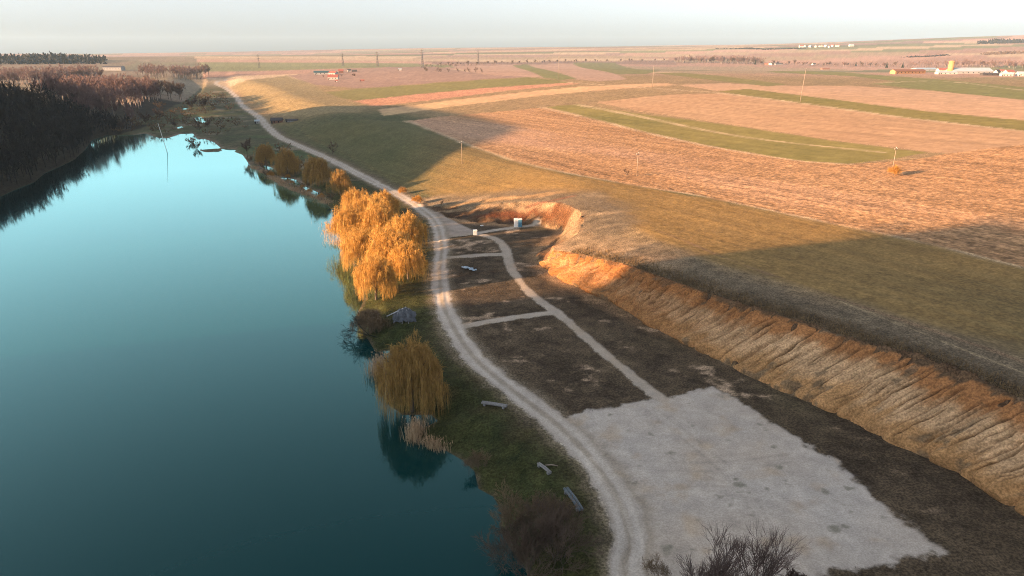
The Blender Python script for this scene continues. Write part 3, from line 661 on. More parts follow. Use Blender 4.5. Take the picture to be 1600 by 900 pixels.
def willow(seed, h, rc, n, w=.07, hang_k=.25, wisp=1.0):
    rng = np.random.default_rng(seed)
    p0, p1, r0, r1, pts, dirs = limbs(rng, h, 11, rc*.85, 1.1, (.15, .5), .014)
    trunk = cat([trunk_np(rng, h, .6, .028, 7), tube_np(p0, p1, r0, r1, 4)])
    # crown of many overlapping domed lobes from low skirts to the top, from which the strands hang
    nl = 34; la = np.arange(nl)*2.4+rng.uniform(-.4, .4, nl); q = np.sqrt((np.arange(nl)+.5)/nl); lr = rc*.80*q*rng.uniform(.7, 1.2, nl)
    lc = np.column_stack([lr*np.cos(la), lr*np.sin(la), h*(.80-.42*q**2+rng.uniform(-.09, .06, nl))]); lrad = rc*rng.uniform(.16, .40, nl)
    nb = n//9; k = rng.integers(0, nl, nb); u = rng.normal(size=(nb, 3)); u[:, 2] = np.abs(u[:, 2])*1.1-.35; u /= np.linalg.norm(u, axis=1, keepdims=True)
    p = lc[k] + u*(lrad[k]*rng.uniform(.3, 1.15, nb)**.6)[:, None]; hb = rng.uniform(.25, 1.25, nb)
    j = rng.integers(0, nb, n); p = p[j] + rng.normal(size=(n, 3))*.17; u = u[j]; hb = hb[j]*rng.uniform(.75, 1.1, n)     # strands hang in bundles
    out = p*np.array([1, 1, 0]); out /= np.linalg.norm(out, axis=1, keepdims=True)+1e-6
    hang = np.clip(1.1-u[:, 2], .2, 1.3)*hb*h*hang_k + (rng.uniform(0, 1, nb) < .25)[j]*h*.22
    hang = np.minimum(hang, p[:, 2]-rng.uniform(.1, 1.6, n)); hang = np.maximum(hang, .35)
    s = np.linspace(0, 1, 5)[None, :, None]
    rise = (rng.uniform(.2, .9, n)*np.maximum(u[:, 2], 0)+.05)[:, None, None]
    o3 = out[:, None]*(rng.uniform(.05, .7, n))[:, None, None]*np.sqrt(s)
    path = p[:, None] + o3 + np.array([0, 0, 1])[None, None]*(rise*np.sin(s*3.1)*1.3 - hang[:, None, None]*s**1.6) + rng.normal(size=(n, 5, 3))*.09
    crown = ribbons(path, w*rng.uniform(.5, 1.5, n), rng)
    # short side wisps give the fuzzy outline
    m = int(n*wisp); i = rng.integers(0, n, m); st = path[i, rng.integers(0, 3, m)]; dd = rng.normal(size=(m, 3))*.6+out[i]*.5+np.array([0, 0, .35]); 
    wis = np.stack([st, st+dd*.45, st+dd*.75-np.array([0, 0, .25])], 1)
    return trunk, cat([crown, ribbons(wis, w*.8*rng.uniform(.5, 1.2, m), rng)])
def bare_tree(seed, h, rc, n_limb, n_twig, tw=.05, lift=1.5, seg=4, tn=4, start=(.2, .62), low=.30, nk=3):
    rng = np.random.default_rng(seed)
    p0, p1, r0, r1, pts, dirs = limbs(rng, h, n_limb, rc*.8, lift, start, .010, seg)
    trunk = cat([trunk_np(rng, h, .8, .017, 5, 4), tube_np(p0, p1, r0, r1, tn)])
    # secondary branches from the limbs, then fine twigs from those
    m = n_limb*seg*2; i = rng.integers(0, len(pts), m); bd = dirs[i]+rng.normal(size=(m, 3))*.55+np.array([0, 0, .2]); bd /= np.linalg.norm(bd, axis=1, keepdims=True)
    L = h*rng.uniform(.10, .22, m)[:, None]; q0 = pts[i]; q1 = q0+bd*L
    br = tube_np(q0, q1, np.full(m, h*.004), np.full(m, h*.0016), 3)
    c = np.array([0, 0, h*low]); j = rng.integers(0, m, n_twig); f = rng.uniform(.1, 1, n_twig)[:, None]; t0 = q0[j]+(q1-q0)[j]*f
    od = t0-c; od /= np.linalg.norm(od, axis=1, keepdims=True)+1e-6
    td = od*.8+rng.normal(size=(n_twig, 3))*.5+np.array([0, 0, .35]); td /= np.linalg.norm(td, axis=1, keepdims=True)
    Lt = h*rng.uniform(.05, .15, n_twig)[:, None]; mid = t0+td*Lt*.5+rng.normal(size=(n_twig, 3))*h*.008; end = t0+td*Lt
    tw_ = ribbons(np.stack([t0, mid, end] if nk == 3 else [t0, end], 1), tw*rng.uniform(.5, 1.4, n_twig), rng)
    return trunk, cat([br, tw_])
def fine_tree(seed, h, stems=1, depth=5, kids=3, ang=.5, r0=.10, up=.12, spread=.0, twig=.011):
    """bare tree or thicket grown branch by branch (for the foreground)"""
    rng = random.Random(seed); TR, CR = [], []
    def grow(p, d, L, r, lv):
        pts = [p]; 
        for k in range(2):
            d = (d + Vector((rng.gauss(0, .10), rng.gauss(0, .10), rng.gauss(0, .06)+up*.4))).normalized(); p = p + d*L/2; pts.append(p)
        (TR if lv <= 1 else CR).append((pts, r, lv))
        if lv >= depth: return
        for i in range(kids if lv else kids+1):
            f = rng.uniform(.45, 1.0) if i else 1.0
            q = pts[0].lerp(pts[2], f) if f < .99 else pts[2]
            a = rng.uniform(0, 6.28); perp = d.orthogonal().normalized(); perp.rotate(__import__('mathutils').Quaternion(d, a))
            nd = (d + perp*ang*rng.uniform(.5, 1.35) + Vector((0, 0, up))).normalized()
            grow(q, nd, L*rng.uniform(.60, .86), max(r*.62, twig), lv+1)
    for s in range(stems):
        a = rng.uniform(0, 6.28); q = rng.uniform(0, 1)*spread
        grow(Vector((math.cos(a)*q, math.sin(a)*q, -.1)), Vector((math.cos(a)*.28*min(1, stems-1)*rng.uniform(.3, 1.4), math.sin(a)*.28*min(1, stems-1)*rng.uniform(.3, 1.4), 1)).normalized(), h*.30, r0, 0)
    def build(L):
        p0 = np.array([q[0] for (q, r, l) in L for q in ((q[0],), (q[1],))]); p1 = np.array([q[0] for (q, r, l) in L for q in ((q[1],), (q[2],))])
        ra = np.array([x for (q, r, l) in L for x in (r, r*.8)]); rb = np.array([x for (q, r, l) in L for x in (r*.8, r*.62)])
        return tube_np(p0, p1, ra, rb, 3)
    return build(TR), build(CR)
M_BARK = plain('bark', (.085,.068,.055), .3, 6, .9, .4); M_BARKP = plain('pale_bark', (.30,.25,.22), .25, 5, .9, .3)
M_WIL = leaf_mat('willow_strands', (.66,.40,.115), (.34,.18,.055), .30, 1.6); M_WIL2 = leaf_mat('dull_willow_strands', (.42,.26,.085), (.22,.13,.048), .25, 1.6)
M_TWG = leaf_mat('grey_brown_twigs', (.085,.062,.05), (.13,.09,.068), 0); M_TWP = leaf_mat('pink_brown_twigs', (.21,.135,.12), (.15,.105,.10), .15)
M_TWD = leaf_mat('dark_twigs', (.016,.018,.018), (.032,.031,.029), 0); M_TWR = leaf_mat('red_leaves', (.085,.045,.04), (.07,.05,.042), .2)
M_TWF = leaf_mat('mauve_grey_twigs', (.15,.10,.088), (.10,.075,.068), 0); M_EVG = leaf_mat('evergreen', (.02,.035,.018), (.035,.05,.025), 0); M_REED = leaf_mat('reed_stalks', (.42,.29,.18), (.33,.22,.14), .2)
M_OCH = leaf_mat('ochre_twigs', (.44,.23,.06), (.36,.19,.06), .25); M_SCRUB = leaf_mat('scrub_twigs', (.14,.10,.07), (.20,.14,.085), .1)
def proto(fn, names=('trunk', 'crown'), mats=(M_BARK, M_TWG)):
    a, b = fn; return [(names[0], mesh_np(names[0], a[0], a[1], mats[0])), (names[1], mesh_np(names[1], b[0], b[1], mats[1]))]
def plant(pr, name, label, cat_, loc, rz=0.0, sc=1.0, group=None, sz=None):
    t = thing(name, label, cat_, loc, rz, group, (sc, sc, sc*(sz or 1)))
    for nm, me in pr:
        o = link(nm, me, t)
        if nm == 'stems': o['kind'] = 'stuff'
    return t

# ------------------------------------------------------------------ willows along the shore
R0 = random.Random(5)
W = [proto(willow(s, 11, 5.4, 5600, .055), mats=(M_BARK, M_WIL)) for s in (1, 2, 3)]
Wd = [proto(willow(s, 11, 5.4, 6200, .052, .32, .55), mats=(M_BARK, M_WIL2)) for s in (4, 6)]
GW = 'golden willows of the lit clump by the lake'
for i, (px, py, s, lb) in enumerate([
    (556,340,.95,'sunlit golden willow at the far end of the clump by the water'), (600,344,.98,'golden willow at the far end of the clump beside the track'),
    (548,384,1.15,'bright golden willow leaning over the lake in the clump'), (592,380,1.18,'tall golden willow in the middle of the clump'),
    (636,392,1.08,'golden willow of the clump nearest the track'), (566,424,1.08,'golden willow at the lake edge near the front of the clump'),
    (612,424,1.15,'broad golden willow in the front half of the clump'), (638,436,.95,'golden willow at the front right of the clump'), (588,468,.98,'half shaded willow at the near end of the golden clump'), (576,360,1.1,'golden willow deep in the far half of the clump')]):
    plant(W[i % 3], 'willow_tree', lb, 'tree', G(px, py), R0.uniform(0, 6), s, GW)
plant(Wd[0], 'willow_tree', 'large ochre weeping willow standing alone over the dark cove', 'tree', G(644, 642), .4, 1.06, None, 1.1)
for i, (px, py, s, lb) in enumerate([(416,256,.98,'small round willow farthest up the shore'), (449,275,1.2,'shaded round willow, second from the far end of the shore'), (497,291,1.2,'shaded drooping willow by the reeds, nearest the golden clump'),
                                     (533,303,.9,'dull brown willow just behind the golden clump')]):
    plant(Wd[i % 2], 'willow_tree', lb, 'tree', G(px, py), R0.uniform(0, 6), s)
# ------------------------------------------------------------------ foreground bare trees and thickets
FT = [proto(fine_tree(31, 10.0, 1, 5, 4, .46, .13, .15, twig=.012), mats=(M_BARK, M_TWF)), proto(fine_tree(37, 9.6, 2, 5, 4, .46, .10, .15, .3, twig=.012), mats=(M_BARK, M_TWF))]
plant(FT[1], 'bare_tree', 'bare grey tree at the bottom edge, left one of the two', 'tree', G(1092, 963), .3, 1.25)
plant(FT[0], 'bare_tree', 'bare grey tree at the bottom edge with upright fan of branches', 'tree', G(1178, 966), 1.2, 1.05)
BU = [proto(fine_tree(41, 5.2, 10, 5, 3, .55, .04, .10, 1.8, twig=.013), ('stems', 'crown'), (M_BARK, M_TWG)), proto(fine_tree(43, 4.6, 10, 5, 3, .6, .035, .08, 2.2, twig=.013), ('stems', 'crown'), (M_BARK, M_SCRUB))]
for i, (px, py, s, k, lb) in enumerate([(835,838,1.4,1,'tangled brown thicket on the shore behind the plank bench'), (872,872,1.35,0,'large bare thicket at the bottom of the shore'), (822,898,1.35,0,'bare thicket leaning over the dark water at the bottom'),
    (742,735,.62,1,'small reddish bush on the shore point'), (1028,905,.5,1,'low brown bush between the track and the bare trees')]):
    plant(BU[k], 'thicket', lb, 'bush', G(px, py), i*1.3, s)
rb = random.Random(77); bb = fine_tree(47, 4.6, 4, 4, 3, .55, .04, .12, .8)
def leafy(tr, n, w, seed):
    rng = np.random.default_rng(seed); v = tr[1][0]; i = rng.integers(0, len(v), n); p = v[i]; d = rng.normal(size=(n, 3))*.16
    return tr[0], cat([tr[1], ribbons(np.stack([p, p+d*.5, p+d], 1), w*rng.uniform(.6, 1.4, n), rng)])
plant(proto(leafy(bb, 2600, .10, 3), ('stems', 'crown'), (M_BARK, M_TWR)), 'shrub', 'dark red leaved shrub right of the bare trees', 'bush', G(1246, 940), 0, .8)
# fallen dead tree in the shallows
ft = fine_tree(53, 8.5, 1, 5, 3, .55, .12, .02, twig=.02)
o = plant(proto(ft, ('trunk', 'branch'), (M_TWD, M_TWD)), 'fallen_tree', 'dead dark tree fallen into the lake with bare branches', 'dead tree', G(588, 528) + np.array([0, 0, .2]), rad(8), 1.0); o.rotation_euler = (rad(4), rad(-72), rad(8))
plant(BU[1], 'thicket', 'greyish bush over the water below the golden clump', 'bush', G(572, 515), 2, .95)
plant(proto(willow(9, 6, 3.4, 2200, .06), mats=(M_BARK, M_SCRUB)), 'bush', 'pale brown bush leaning over the fallen tree', 'bush', G(580, 520), 1, .9)
SM = [proto(willow(61, 3.0, 1.9, 900, .06), ('stems', 'crown'), (M_BARK, M_OCH)), proto(bare_tree(63, 5, 2.2, 9, 700, .05, 1.2, 3, 3, (.05, .4), .1), ('stems', 'crown'), (M_BARK, M_TWG))]
for px, py, s, k, lb in [(652,318,.9,0,'small orange bush beside the far bend of the track'), (630,303,.8,0,'small ochre bush behind the golden clump at the track'), (520,241,1.5,1,'lone bare grey bush beside the track on the green slope'), (690,322,.5,1,'dark low scrub by the gravel apron'),
                         (1396,274,1.0,0,'dry ochre bush at the foot of the field pole'), (979,276,.7,1,'dark scrub at the foot of the pole in the ploughed field')]:
    plant(SM[k], 'shrub', lb, 'bush', G(px, py), px*.1, s)

# ------------------------------------------------------------------ woods
FP = [bare_tree(s, 12, 3.8, 7, 170, .25, 1.5, 2, 3, nk=2) for s in (71, 72, 73, 74)]
FS = [bare_tree(s, 12, 4.2, 5, 130, .24, 1.5, 2, 3, nk=2) for s in (75, 76, 77)]
def scatter(name, label, pts, mats, scl, seed, protos=FP, parts=('trunk', 'crown'), names=None):
    """a wood that reads as one mass"""
    rng = np.random.default_rng(seed); n = len(pts); k = rng.integers(0, len(protos), n); th = rng.uniform(0, 6.28, n); s = rng.uniform(*scl, n)
    root = tag(link(name, None), label, 'wood', None, 'stuff')
    for part in (0, 1):
        vs, fs, o = [], [], 0
        for j in range(len(protos)):
            i = np.where(k == j)[0]; V0, F0 = protos[j][part]
            if not len(i): continue
            c, s_ = np.cos(th[i])[:, None], np.sin(th[i])[:, None]
            x = V0[None, :, 0]*c - V0[None, :, 1]*s_; y = V0[None, :, 0]*s_ + V0[None, :, 1]*c; z = np.repeat(V0[None, :, 2], len(i), 0)
            V = np.stack([x, y, z], -1)*s[i][:, None, None] + pts[i][:, None]
            F = F0[None] + (np.arange(len(i))*len(V0))[:, None, None]
            vs.append(V.reshape(-1, 3)); fs.append(F.reshape(-1, 4)+o); o += len(V0)*len(i)
        ob = link(parts[part], mesh_np(name+'_'+parts[part], np.vstack(vs), np.vstack(fs), mats[part]), root); ob['kind'] = 'stuff'
    return root
rg = np.random.default_rng(8)
def pick(x0, x1, y0, y1, sp, cond):
    xs, ys = np.meshgrid(np.arange(x0, x1, sp), np.arange(y0, y1, sp)); xs = xs.ravel()+rg.uniform(-.45, .45, xs.size)*sp; ys = ys.ravel()+rg.uniform(-.45, .45, ys.size)*sp
    z, u, v, dl, t = ground(xs, ys, True); k = cond(xs, ys, z, u, v, dl); return np.stack([xs[k], ys[k], z[k]-.2], -1)
hill = pick(-400, -140, 245, 520, 5.8, lambda x, y, z, u, v, dl: (v > -4) & (v < 130) & (dl > .1) & (x > -.82*np.hypot(y, 20)-20) & (v < 60+.6*np.maximum(y-260, 0)))
side = pick(-290, -190, -80, 40, 12, lambda x, y, z, u, v, dl: (v > 10) & (v < 90) & (y < 30))
gap = pick(-260, -190, 200, 245, 8, lambda x, y, z, u, v, dl: (v > 2) & (v < 30) & (z < 6))
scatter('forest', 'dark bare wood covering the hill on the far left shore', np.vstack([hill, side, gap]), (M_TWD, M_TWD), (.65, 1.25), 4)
print('forest trees', len(hill), len(side), len(gap))

def belt(px, n, deep, seed):
    g, _ = resample(smooth_line(G(px), 6), n); r_ = np.random.default_rng(seed); d = g[:, :2]/np.linalg.norm(g[:, :2], axis=1, keepdims=True); g[:, :2] += d*r_.uniform(0, deep, n)[:, None]+r_.normal(size=(n, 2))*4; g[:, 2] = ground(g[:, 0], g[:, 1])-.2; return g
scatter('woodland', 'pink brown bare woodland on the slope above the dark wood', np.vstack([belt([(70,160),(140,168),(215,172)], 70, 60, 31), belt([(95,150),(150,150),(235,156)], 80, 90, 32)]), (M_BARKP, M_TWP), (1.2, 1.8), 5)
scatter('woodland', 'long pink belt of bare woodland on the left slope', np.vstack([belt([(-40,134),(60,132),(152,127)], 110, 60, 33), belt([(-40,126),(60,124),(150,121)], 80, 90, 34)]), (M_BARKP, M_TWP), (1.3, 2.0), 6, FS)
scatter('woodland', 'reddish copse at the head of the valley', belt([(225,122),(265,124),(312,124)], 60, 120, 35), (M_BARK, M_TWP), (1.4, 2.1), 7, FS)
scatter('hedge', 'long dark hedge line across the far fields', np.vstack([belt([(660,107),(760,102.5),(900,99),(1060,98)], 150, 25, 36), belt([(1060,99),(1190,102),(1330,104.5),(1420,106)], 120, 60, 37)]), (M_BARK, M_TWG), (.45, .95), 8, FS)
scatter('woodland', 'hazy brown tree belt at the end of the hedge', belt([(1058,98.5),(1110,99),(1190,101)], 90, 120, 38), (M_BARK, M_TWP), (1.4, 2.1), 9, FS)
scatter('woodland', 'hazy pink trees massed behind the farm sheds', belt([(1420,107),(1520,106),(1640,109)], 110, 160, 39), (M_BARK, M_TWP), (1.1, 1.7), 10, FS)

PT = [proto(bare_tree(s, 12, 4.2, 10, 1300, .15, 1.5, 4, 4, (.15, .6)), mats=(M_BARKP, M_TWP)) for s in (81, 82, 83)]
PT2 = [proto(bare_tree(s, 12, 4.2, 10, 1300, .14, 1.5, 4, 4, (.15, .6)), mats=(M_BARK, M_TWG)) for s in (84, 85)]
def row(px_pts, n, pr, name, label, cat_, scl, group, jit=6.0, seed=1):
    rr = random.Random(seed); ln = smooth_line(np.array(px_pts, float), 8); q = [ln[int(i*(len(ln)-1)/max(n-1, 1))] for i in range(n)]
    for i, g in enumerate(G([tuple(p) for p in q])):
        x = g[0]+rr.uniform(-jit, jit); y = g[1]+rr.uniform(-jit, jit)*1.5
        plant(pr[rr.randrange(len(pr))], name, label, cat_, (x, y, gz(x, y)-.1), rr.uniform(0, 6.28), rr.uniform(*scl), group)
row([(100,168),(140,178),(180,190)], 16, PT, 'bare_tree', 'pink brown bare tree in the dense grove just above the dark wood', 'tree', (1.2, 1.8), 'grove above the dark wood', 14, 1)
row([(95,150),(140,152),(190,158),(215,165)], 26, PT, 'bare_tree', 'pink brown bare tree in the dense grove just above the dark wood', 'tree', (1.2, 1.8), 'grove above the dark wood', 18, 2)
row([(200,160),(225,158),(245,156)], 12, PT, 'bare_tree', 'tall bare tree with pale trunk at the right end of the grove', 'tree', (1.5, 1.9), 'pale trunked trees at the grove end', 5, 3)
row([(245,158),(262,156),(278,155)], 7, PT2+PT[:1], 'bare_tree', 'rounded brown bare tree beside the pale trunks', 'tree', (1.4, 1.8), 'brown trees beside the pale trunks', 6, 4)
row([(2,132),(50,131),(100,129),(150,126)], 44, PT, 'bare_tree', 'pink bare tree in the long belt on the left skyline slope', 'tree', (1.3, 1.8), 'pink tree belt on the left', 12, 5)
row([(228,118),(262,121),(300,122),(312,120)], 18, PT+PT2, 'bare_tree', 'reddish bare tree in the copse at the head of the valley', 'tree', (1.4, 2.0), 'copse at the valley head', 22, 6)
row([(690,103),(800,99.5),(900,97.5),(1040,96.5)], 46, PT2, 'bare_tree', 'small dark bare tree in the long far hedge line', 'tree', (.6, 1.1), 'trees of the far hedge', 6, 7)
row([(1062,98),(1110,99),(1150,99.5),(1185,100.5)], 40, PT+PT2[:1], 'bare_tree', 'bare purple brown tree in the belt at the end of the hedge', 'tree', (1.4, 2.1), 'tree belt at the hedge end', 16, 8)
row([(1190,101),(1300,103.5),(1400,105)], 26, PT2+PT[:1], 'bare_tree', 'low bare tree among the village gardens', 'tree', (.8, 1.3), 'village garden trees', 12, 9)
row([(1490,104),(1540,105),(1598,107)], 24, PT, 'bare_tree', 'hazy pink bare tree behind the farm sheds', 'tree', (1.1, 1.6), 'trees behind the farm sheds', 20, 10)
row([(665,112),(700,113),(760,114)], 12, SM[1:], 'shrub', 'brown scrub bush in the thicket before the striped field', 'bush', (1.2, 2.0), 'brown thicket bushes', 8, 11)
row([(505,122),(530,121),(560,120)], 9, PT, 'fruit_tree', 'slender bare fruit tree around the red roofed farm', 'tree', (.35, .5), 'fruit trees at the farm', 6, 12)
# bushes of the valley floor
SB = [bare_tree(s, 5, 4.2, 9, 420, .22, .7, 2, 3, (.03, .25), .0, nk=2) for s in (93, 94)]
marsh_pts = pick(-620, -60, 330, 950, 15, lambda x, y, z, u, v, dl: (u < -14) & (v < -2) & (dl > 2.5) & (vnoise(x/60, y/70, 17) + .9*ss(60, 5, -v) > -.10))
scatter('scrub', 'grey brown scrub scattered over the marsh beyond the lake', marsh_pts, (M_BARK, M_SCRUB), (.5, 1.3), 12, SB, ('stems', 'crown')); print('scrub', len(marsh_pts))
VB = [proto(bare_tree(91, 6, 3.9, 14, 1600, .12, 1.0, 3, 3, (.03, .35), .05), ('stems', 'crown'), (M_BARK, M_SCRUB)), proto(bare_tree(92, 6, 3.9, 14, 1600, .12, 1.0, 3, 3, (.03, .35), .05), ('stems', 'crown'), (M_BARK, M_TWG))]
for px, py, s, k, lb in [(205,197,1.5,0,'tawny bush at the edge of the dark wood by the marsh'), (188,203,1.3,1,'grey bush at the corner of the lake'), (228,193,1.6,1,'dark bush among the marsh edge thicket'), (250,186,1.4,1,'dark bush nearer the pale marsh pool'), (250,172,1.5,0,'purple brown bush below the pale trunks'),
    (300,170,1.9,1,'grey bare bush behind the white marsh pool'), (318,168,1.6,1,'grey bare bush right of the white marsh pool'), (273,199,.8,1,'low dark bush on the lake end marsh'), (310,198,1.0,1,'low grey willow scrub below the curved marsh pool'), (325,200,.9,1,'scrub right of the curved marsh pool'),
    (300,228,1.0,0,'pale pinkish bush on the spit at the lake end'), (308,234,.9,0,'pale bush at the tip of the spit')]:
    plant(VB[k], 'bush', lb, 'bush', G(px, py), px*.3, s)
row([(396,254),(430,272),(470,292),(515,313)], 14, VB[:1]+SM[:1], 'shrub', 'tan shrub in the ragged line along the shaded willow shore', 'bush', (.5, .8), 'shrubs of the shaded willow shore', 3, 14)
plant(PT2[0], 'bare_tree', 'lone bare tree on the shore beside the far willows', 'tree', G(387, 246), 0, .85)
plant(PT2[1], 'bare_tree', 'bare brown tree standing by the village houses', 'tree', G(1241, 102), 0, 1.4)
# conifers
def conifer(seed, h, r):
    rng = np.random.default_rng(seed); n = 900; z = rng.uniform(.08, 1, n)*h; th = rng.uniform(0, 6.28, n); L = r*(1-z/h)*rng.uniform(.7, 1.15, n)+.15
    p0 = np.column_stack([0*z, 0*z, z]); d = np.column_stack([np.cos(th), np.sin(th), np.full(n, -.25)]); end = p0+d*L[:, None]
    return trunk_np(rng, h, .95, .02, 6), ribbons(np.stack([p0, (p0+end)/2+np.array([0, 0, .15]), end], 1), np.full(n, .55), rng)
CF = proto(conifer(5, 12, 3.0), mats=(M_BARK, M_EVG))
for px, py, s, lb in [(1385,106,1.25,'dark pointed conifer behind the orange building, left one'), (1410,106,1.2,'dark pointed conifer behind the orange building, right one'), (1337,103,1.0,'small dark conifer among the village gardens'), (1180,101,1.3,'dark evergreen at the right end of the tree belt'), (1069,98,.8,'dark evergreen at the left end of the tree belt')]:
    plant(CF, 'conifer', lb, 'tree', G(px, py), 0, s)
# far woods, too far to tell the trees apart
def far_wood(label, px, hgt, mat, deep=160, seed=1):
    g = G(px); rng = np.random.default_rng(seed); pts = []
    ln, _ = resample(g, max(24, int(np.linalg.norm(g[-1]-g[0])/14)))
    for row_ in range(5):
        q = ln.copy(); d = q[:, :2]/np.linalg.norm(q[:, :2], axis=1, keepdims=True); q[:, :2] += d*(deep*row_/5+rng.uniform(-8, 8, len(q)))[:, None]+rng.normal(size=(len(q), 2))*6
        q[:, 2] = ground(q[:, 0], q[:, 1]); pts.append(q)
    pts = np.vstack(pts); e = np.minimum(np.linalg.norm(pts[:, None, :2]-g[None, :1, :2], axis=2), np.linalg.norm(pts[:, None, :2]-g[None, -1:, :2], axis=2))[:, 0]
    sc = hgt/6.0*(.30+.70*ss(0, 420, e))*(.85+.3*fbm(pts[:, 0]/90, pts[:, 1]/90, seed, 2)); n = len(pts)
    rng2 = np.random.default_rng(seed+9); V0 = []; F0 = []
    for j in range(n):
        m = 26; u = rng2.normal(size=(m, 3)); u[:, 2] = np.abs(u[:, 2]); u /= np.linalg.norm(u, axis=1, keepdims=True); p0 = pts[j]+u*sc[j]*np.array([4.5, 4.5, 4.2]); p1 = p0+(u*.5+rng2.normal(size=(m, 3))*np.array([.8, .8, .25]))*sc[j]*1.6; p0[:, 2] = np.maximum(p0[:, 2]-sc[j]*1.5, pts[j, 2]-2)
        V, F = ribbons(np.stack([p0, p1], 1), np.full(m, sc[j]*2.0), rng2); F0.append(F+len(V0)*m*4); V0.append(V)
    o = link('wood', mesh_np('wood', np.vstack(V0), np.vstack(F0), mat)); tag(o, label, 'wood', None, 'stuff')
far_wood('dark wood on the left skyline', [(-60,101),(30,100),(90,99.5),(158,100)], 36, M_TWD, 300, 1)
far_wood('thin wood on the middle skyline', [(830,71.5),(900,70.5),(965,69.5)], 38, M_TWD, 300, 2)
far_wood('dark wood at the right edge of the skyline', [(1530,69),(1570,68),(1640,67)], 30, M_TWD, 300, 3)
far_wood('narrow dark wood on the far right slope', [(1415,90),(1450,89),(1478,87)], 14, M_TWD, 80, 4)
far_wood('wood in the dip on the far right slope', [(1540,86),(1580,84),(1640,83)], 22, M_TWG, 120, 5)
far_wood('dark wood behind the tree belt', [(1120,77),(1160,76.5),(1190,77.5)], 16, M_TWD, 120, 6)
far_wood('far wood left of the distant village', [(1195,78),(1225,77),(1255,76)], 18, M_TWD, 120, 7)

# ------------------------------------------------------------------ poles and pylons
M_CONC = plain('weathered_pole', (.24,.19,.15), .2, 2, .8, .2); M_STEEL = plain('pylon_steel', (.10,.09,.09), .2, 2, .6); M_WHITE = plain('white_paint', (.70,.70,.68), .12, 2, .6, .1)
M_DKWOOD = plain('weathered_wood', (.19,.19,.20), .3, 5, .85, .4); M_GLASS = plain('dark_glass', (.02,.025,.03), .2, 2, .2)
def ht(px, base, top, dist): return (base-top)/FPX*dist/math.cos(PITCH*.6)
def pole(px, base, top, label, name='utility_pole', lean=0.0, arms=1, mat=None, rr=.14):
    g = G(px, base) if name != 'leaning_post' else P([(px, base)], -.3)[0]
    dist = g[1]*math.cos(PITCH)+(CAM_H-g[2])*math.sin(PITCH); h = (base-top)/FPX*dist/max(.5, math.cos(math.atan2(CAM_H-g[2], g[1])))
    t = thing(name, label, 'pole', g); m = MB(); m.tube([(0, 0, -.4), (lean*h*.5, 0, h*.5), (lean*h, 0, h)], [rr, rr*.8, rr*.6], 6); link('shaft', m.mesh('shaft', mat or M_CONC, True), t)
    if arms:
        m = MB(); m.box((lean*h, 0, h-.45), (1.9, .14, .14), .5); link('crossarm', m.mesh('crossarm', mat or M_CONC), t)
        for k in (-.8, 0, .8):
            m = MB(); x, y = lean*h+k*math.cos(.5), k*math.sin(.5); z0 = h-.38 if k else h; m.tube([(x, y, z0), (x, y, z0+.28)], [.07, .05], 6); link('insulator', m.mesh('insulator', M_WHITE), t)
    return t
pole(722,256,222,'pale utility pole on the shaded green slope'); pole(995,275,240,'pale utility pole at the edge of the near ploughed field'); pole(1394,268,232,'utility pole by the dry bush in the ploughed field')
pole(1250,160,110,'tall slightly leaning pole beside the narrow olive strip', lean=.05, rr=.22); pole(1019,137,105,'tall pale pole between the middle fields', lean=.02, rr=.22); pole(872,125,92,'distant pole left of the pink ridged field', rr=.25)
pole(706,103,89,'small distant pole beside the striped field', rr=.3); pole(262,240,194,'white leaning post standing in the lake', 'leaning_post', -.16, 0, M_WHITE, .16)
def pylon(px, base, top, label):
    g = G(px, base); dist = np.linalg.norm(g[:2]); h = (base-top)/FPX*dist; t = thing('pylon', label, 'pylon', g, .4); b = h*.085
    for sx in (-1, 1):
        for sy in (-1, 1):
            m = MB(); m.tube([(sx*b, sy*b, -.5), (sx*b*.35, sy*b*.35, h*.7), (0, 0, h)], h*.007, 4); link('leg', m.mesh('leg', M_STEEL), t)
    m = MB()
    for k in range(7):
        z0, z1 = h*.1*k, h*.1*(k+1); w0, w1 = b*(1-.93*z0/h), b*(1-.93*z1/h)
        for a, c in (((-1, -1), (1, -1)), ((1, -1), (1, 1)), ((1, 1), (-1, 1)), ((-1, 1), (-1, -1))):
            m.tube([(a[0]*w0, a[1]*w0, z0), (c[0]*w1, c[1]*w1, z1)], h*.004, 4); m.tube([(c[0]*w0, c[1]*w0, z0), (a[0]*w1, a[1]*w1, z1)], h*.004, 4)
    link('lattice', m.mesh('lattice', M_STEEL), t)
    for z, wd in ((.68, .13), (.80, .16), (.91, .11)):
        m = MB(); m.tube([(-h*wd, 0, h*z), (0, 0, h*(z+.02)), (h*wd, 0, h*z)], [h*.004, h*.010, h*.004], 4); link('crossarm', m.mesh('crossarm', M_STEEL), t)
for px, b, tp, lb in [(660,106,80,'dark lattice pylon left of the brown thicket'), (747,101,79,'dark lattice pylon above the striped field'), (590,104,83,'lattice pylon just right of the red roofed farm'), (536,103,84,'faint lattice pylon behind the red roofed farm'), (405,106,88,'faint lattice pylon at the head of the valley')]:
    pylon(px, b, tp, lb)

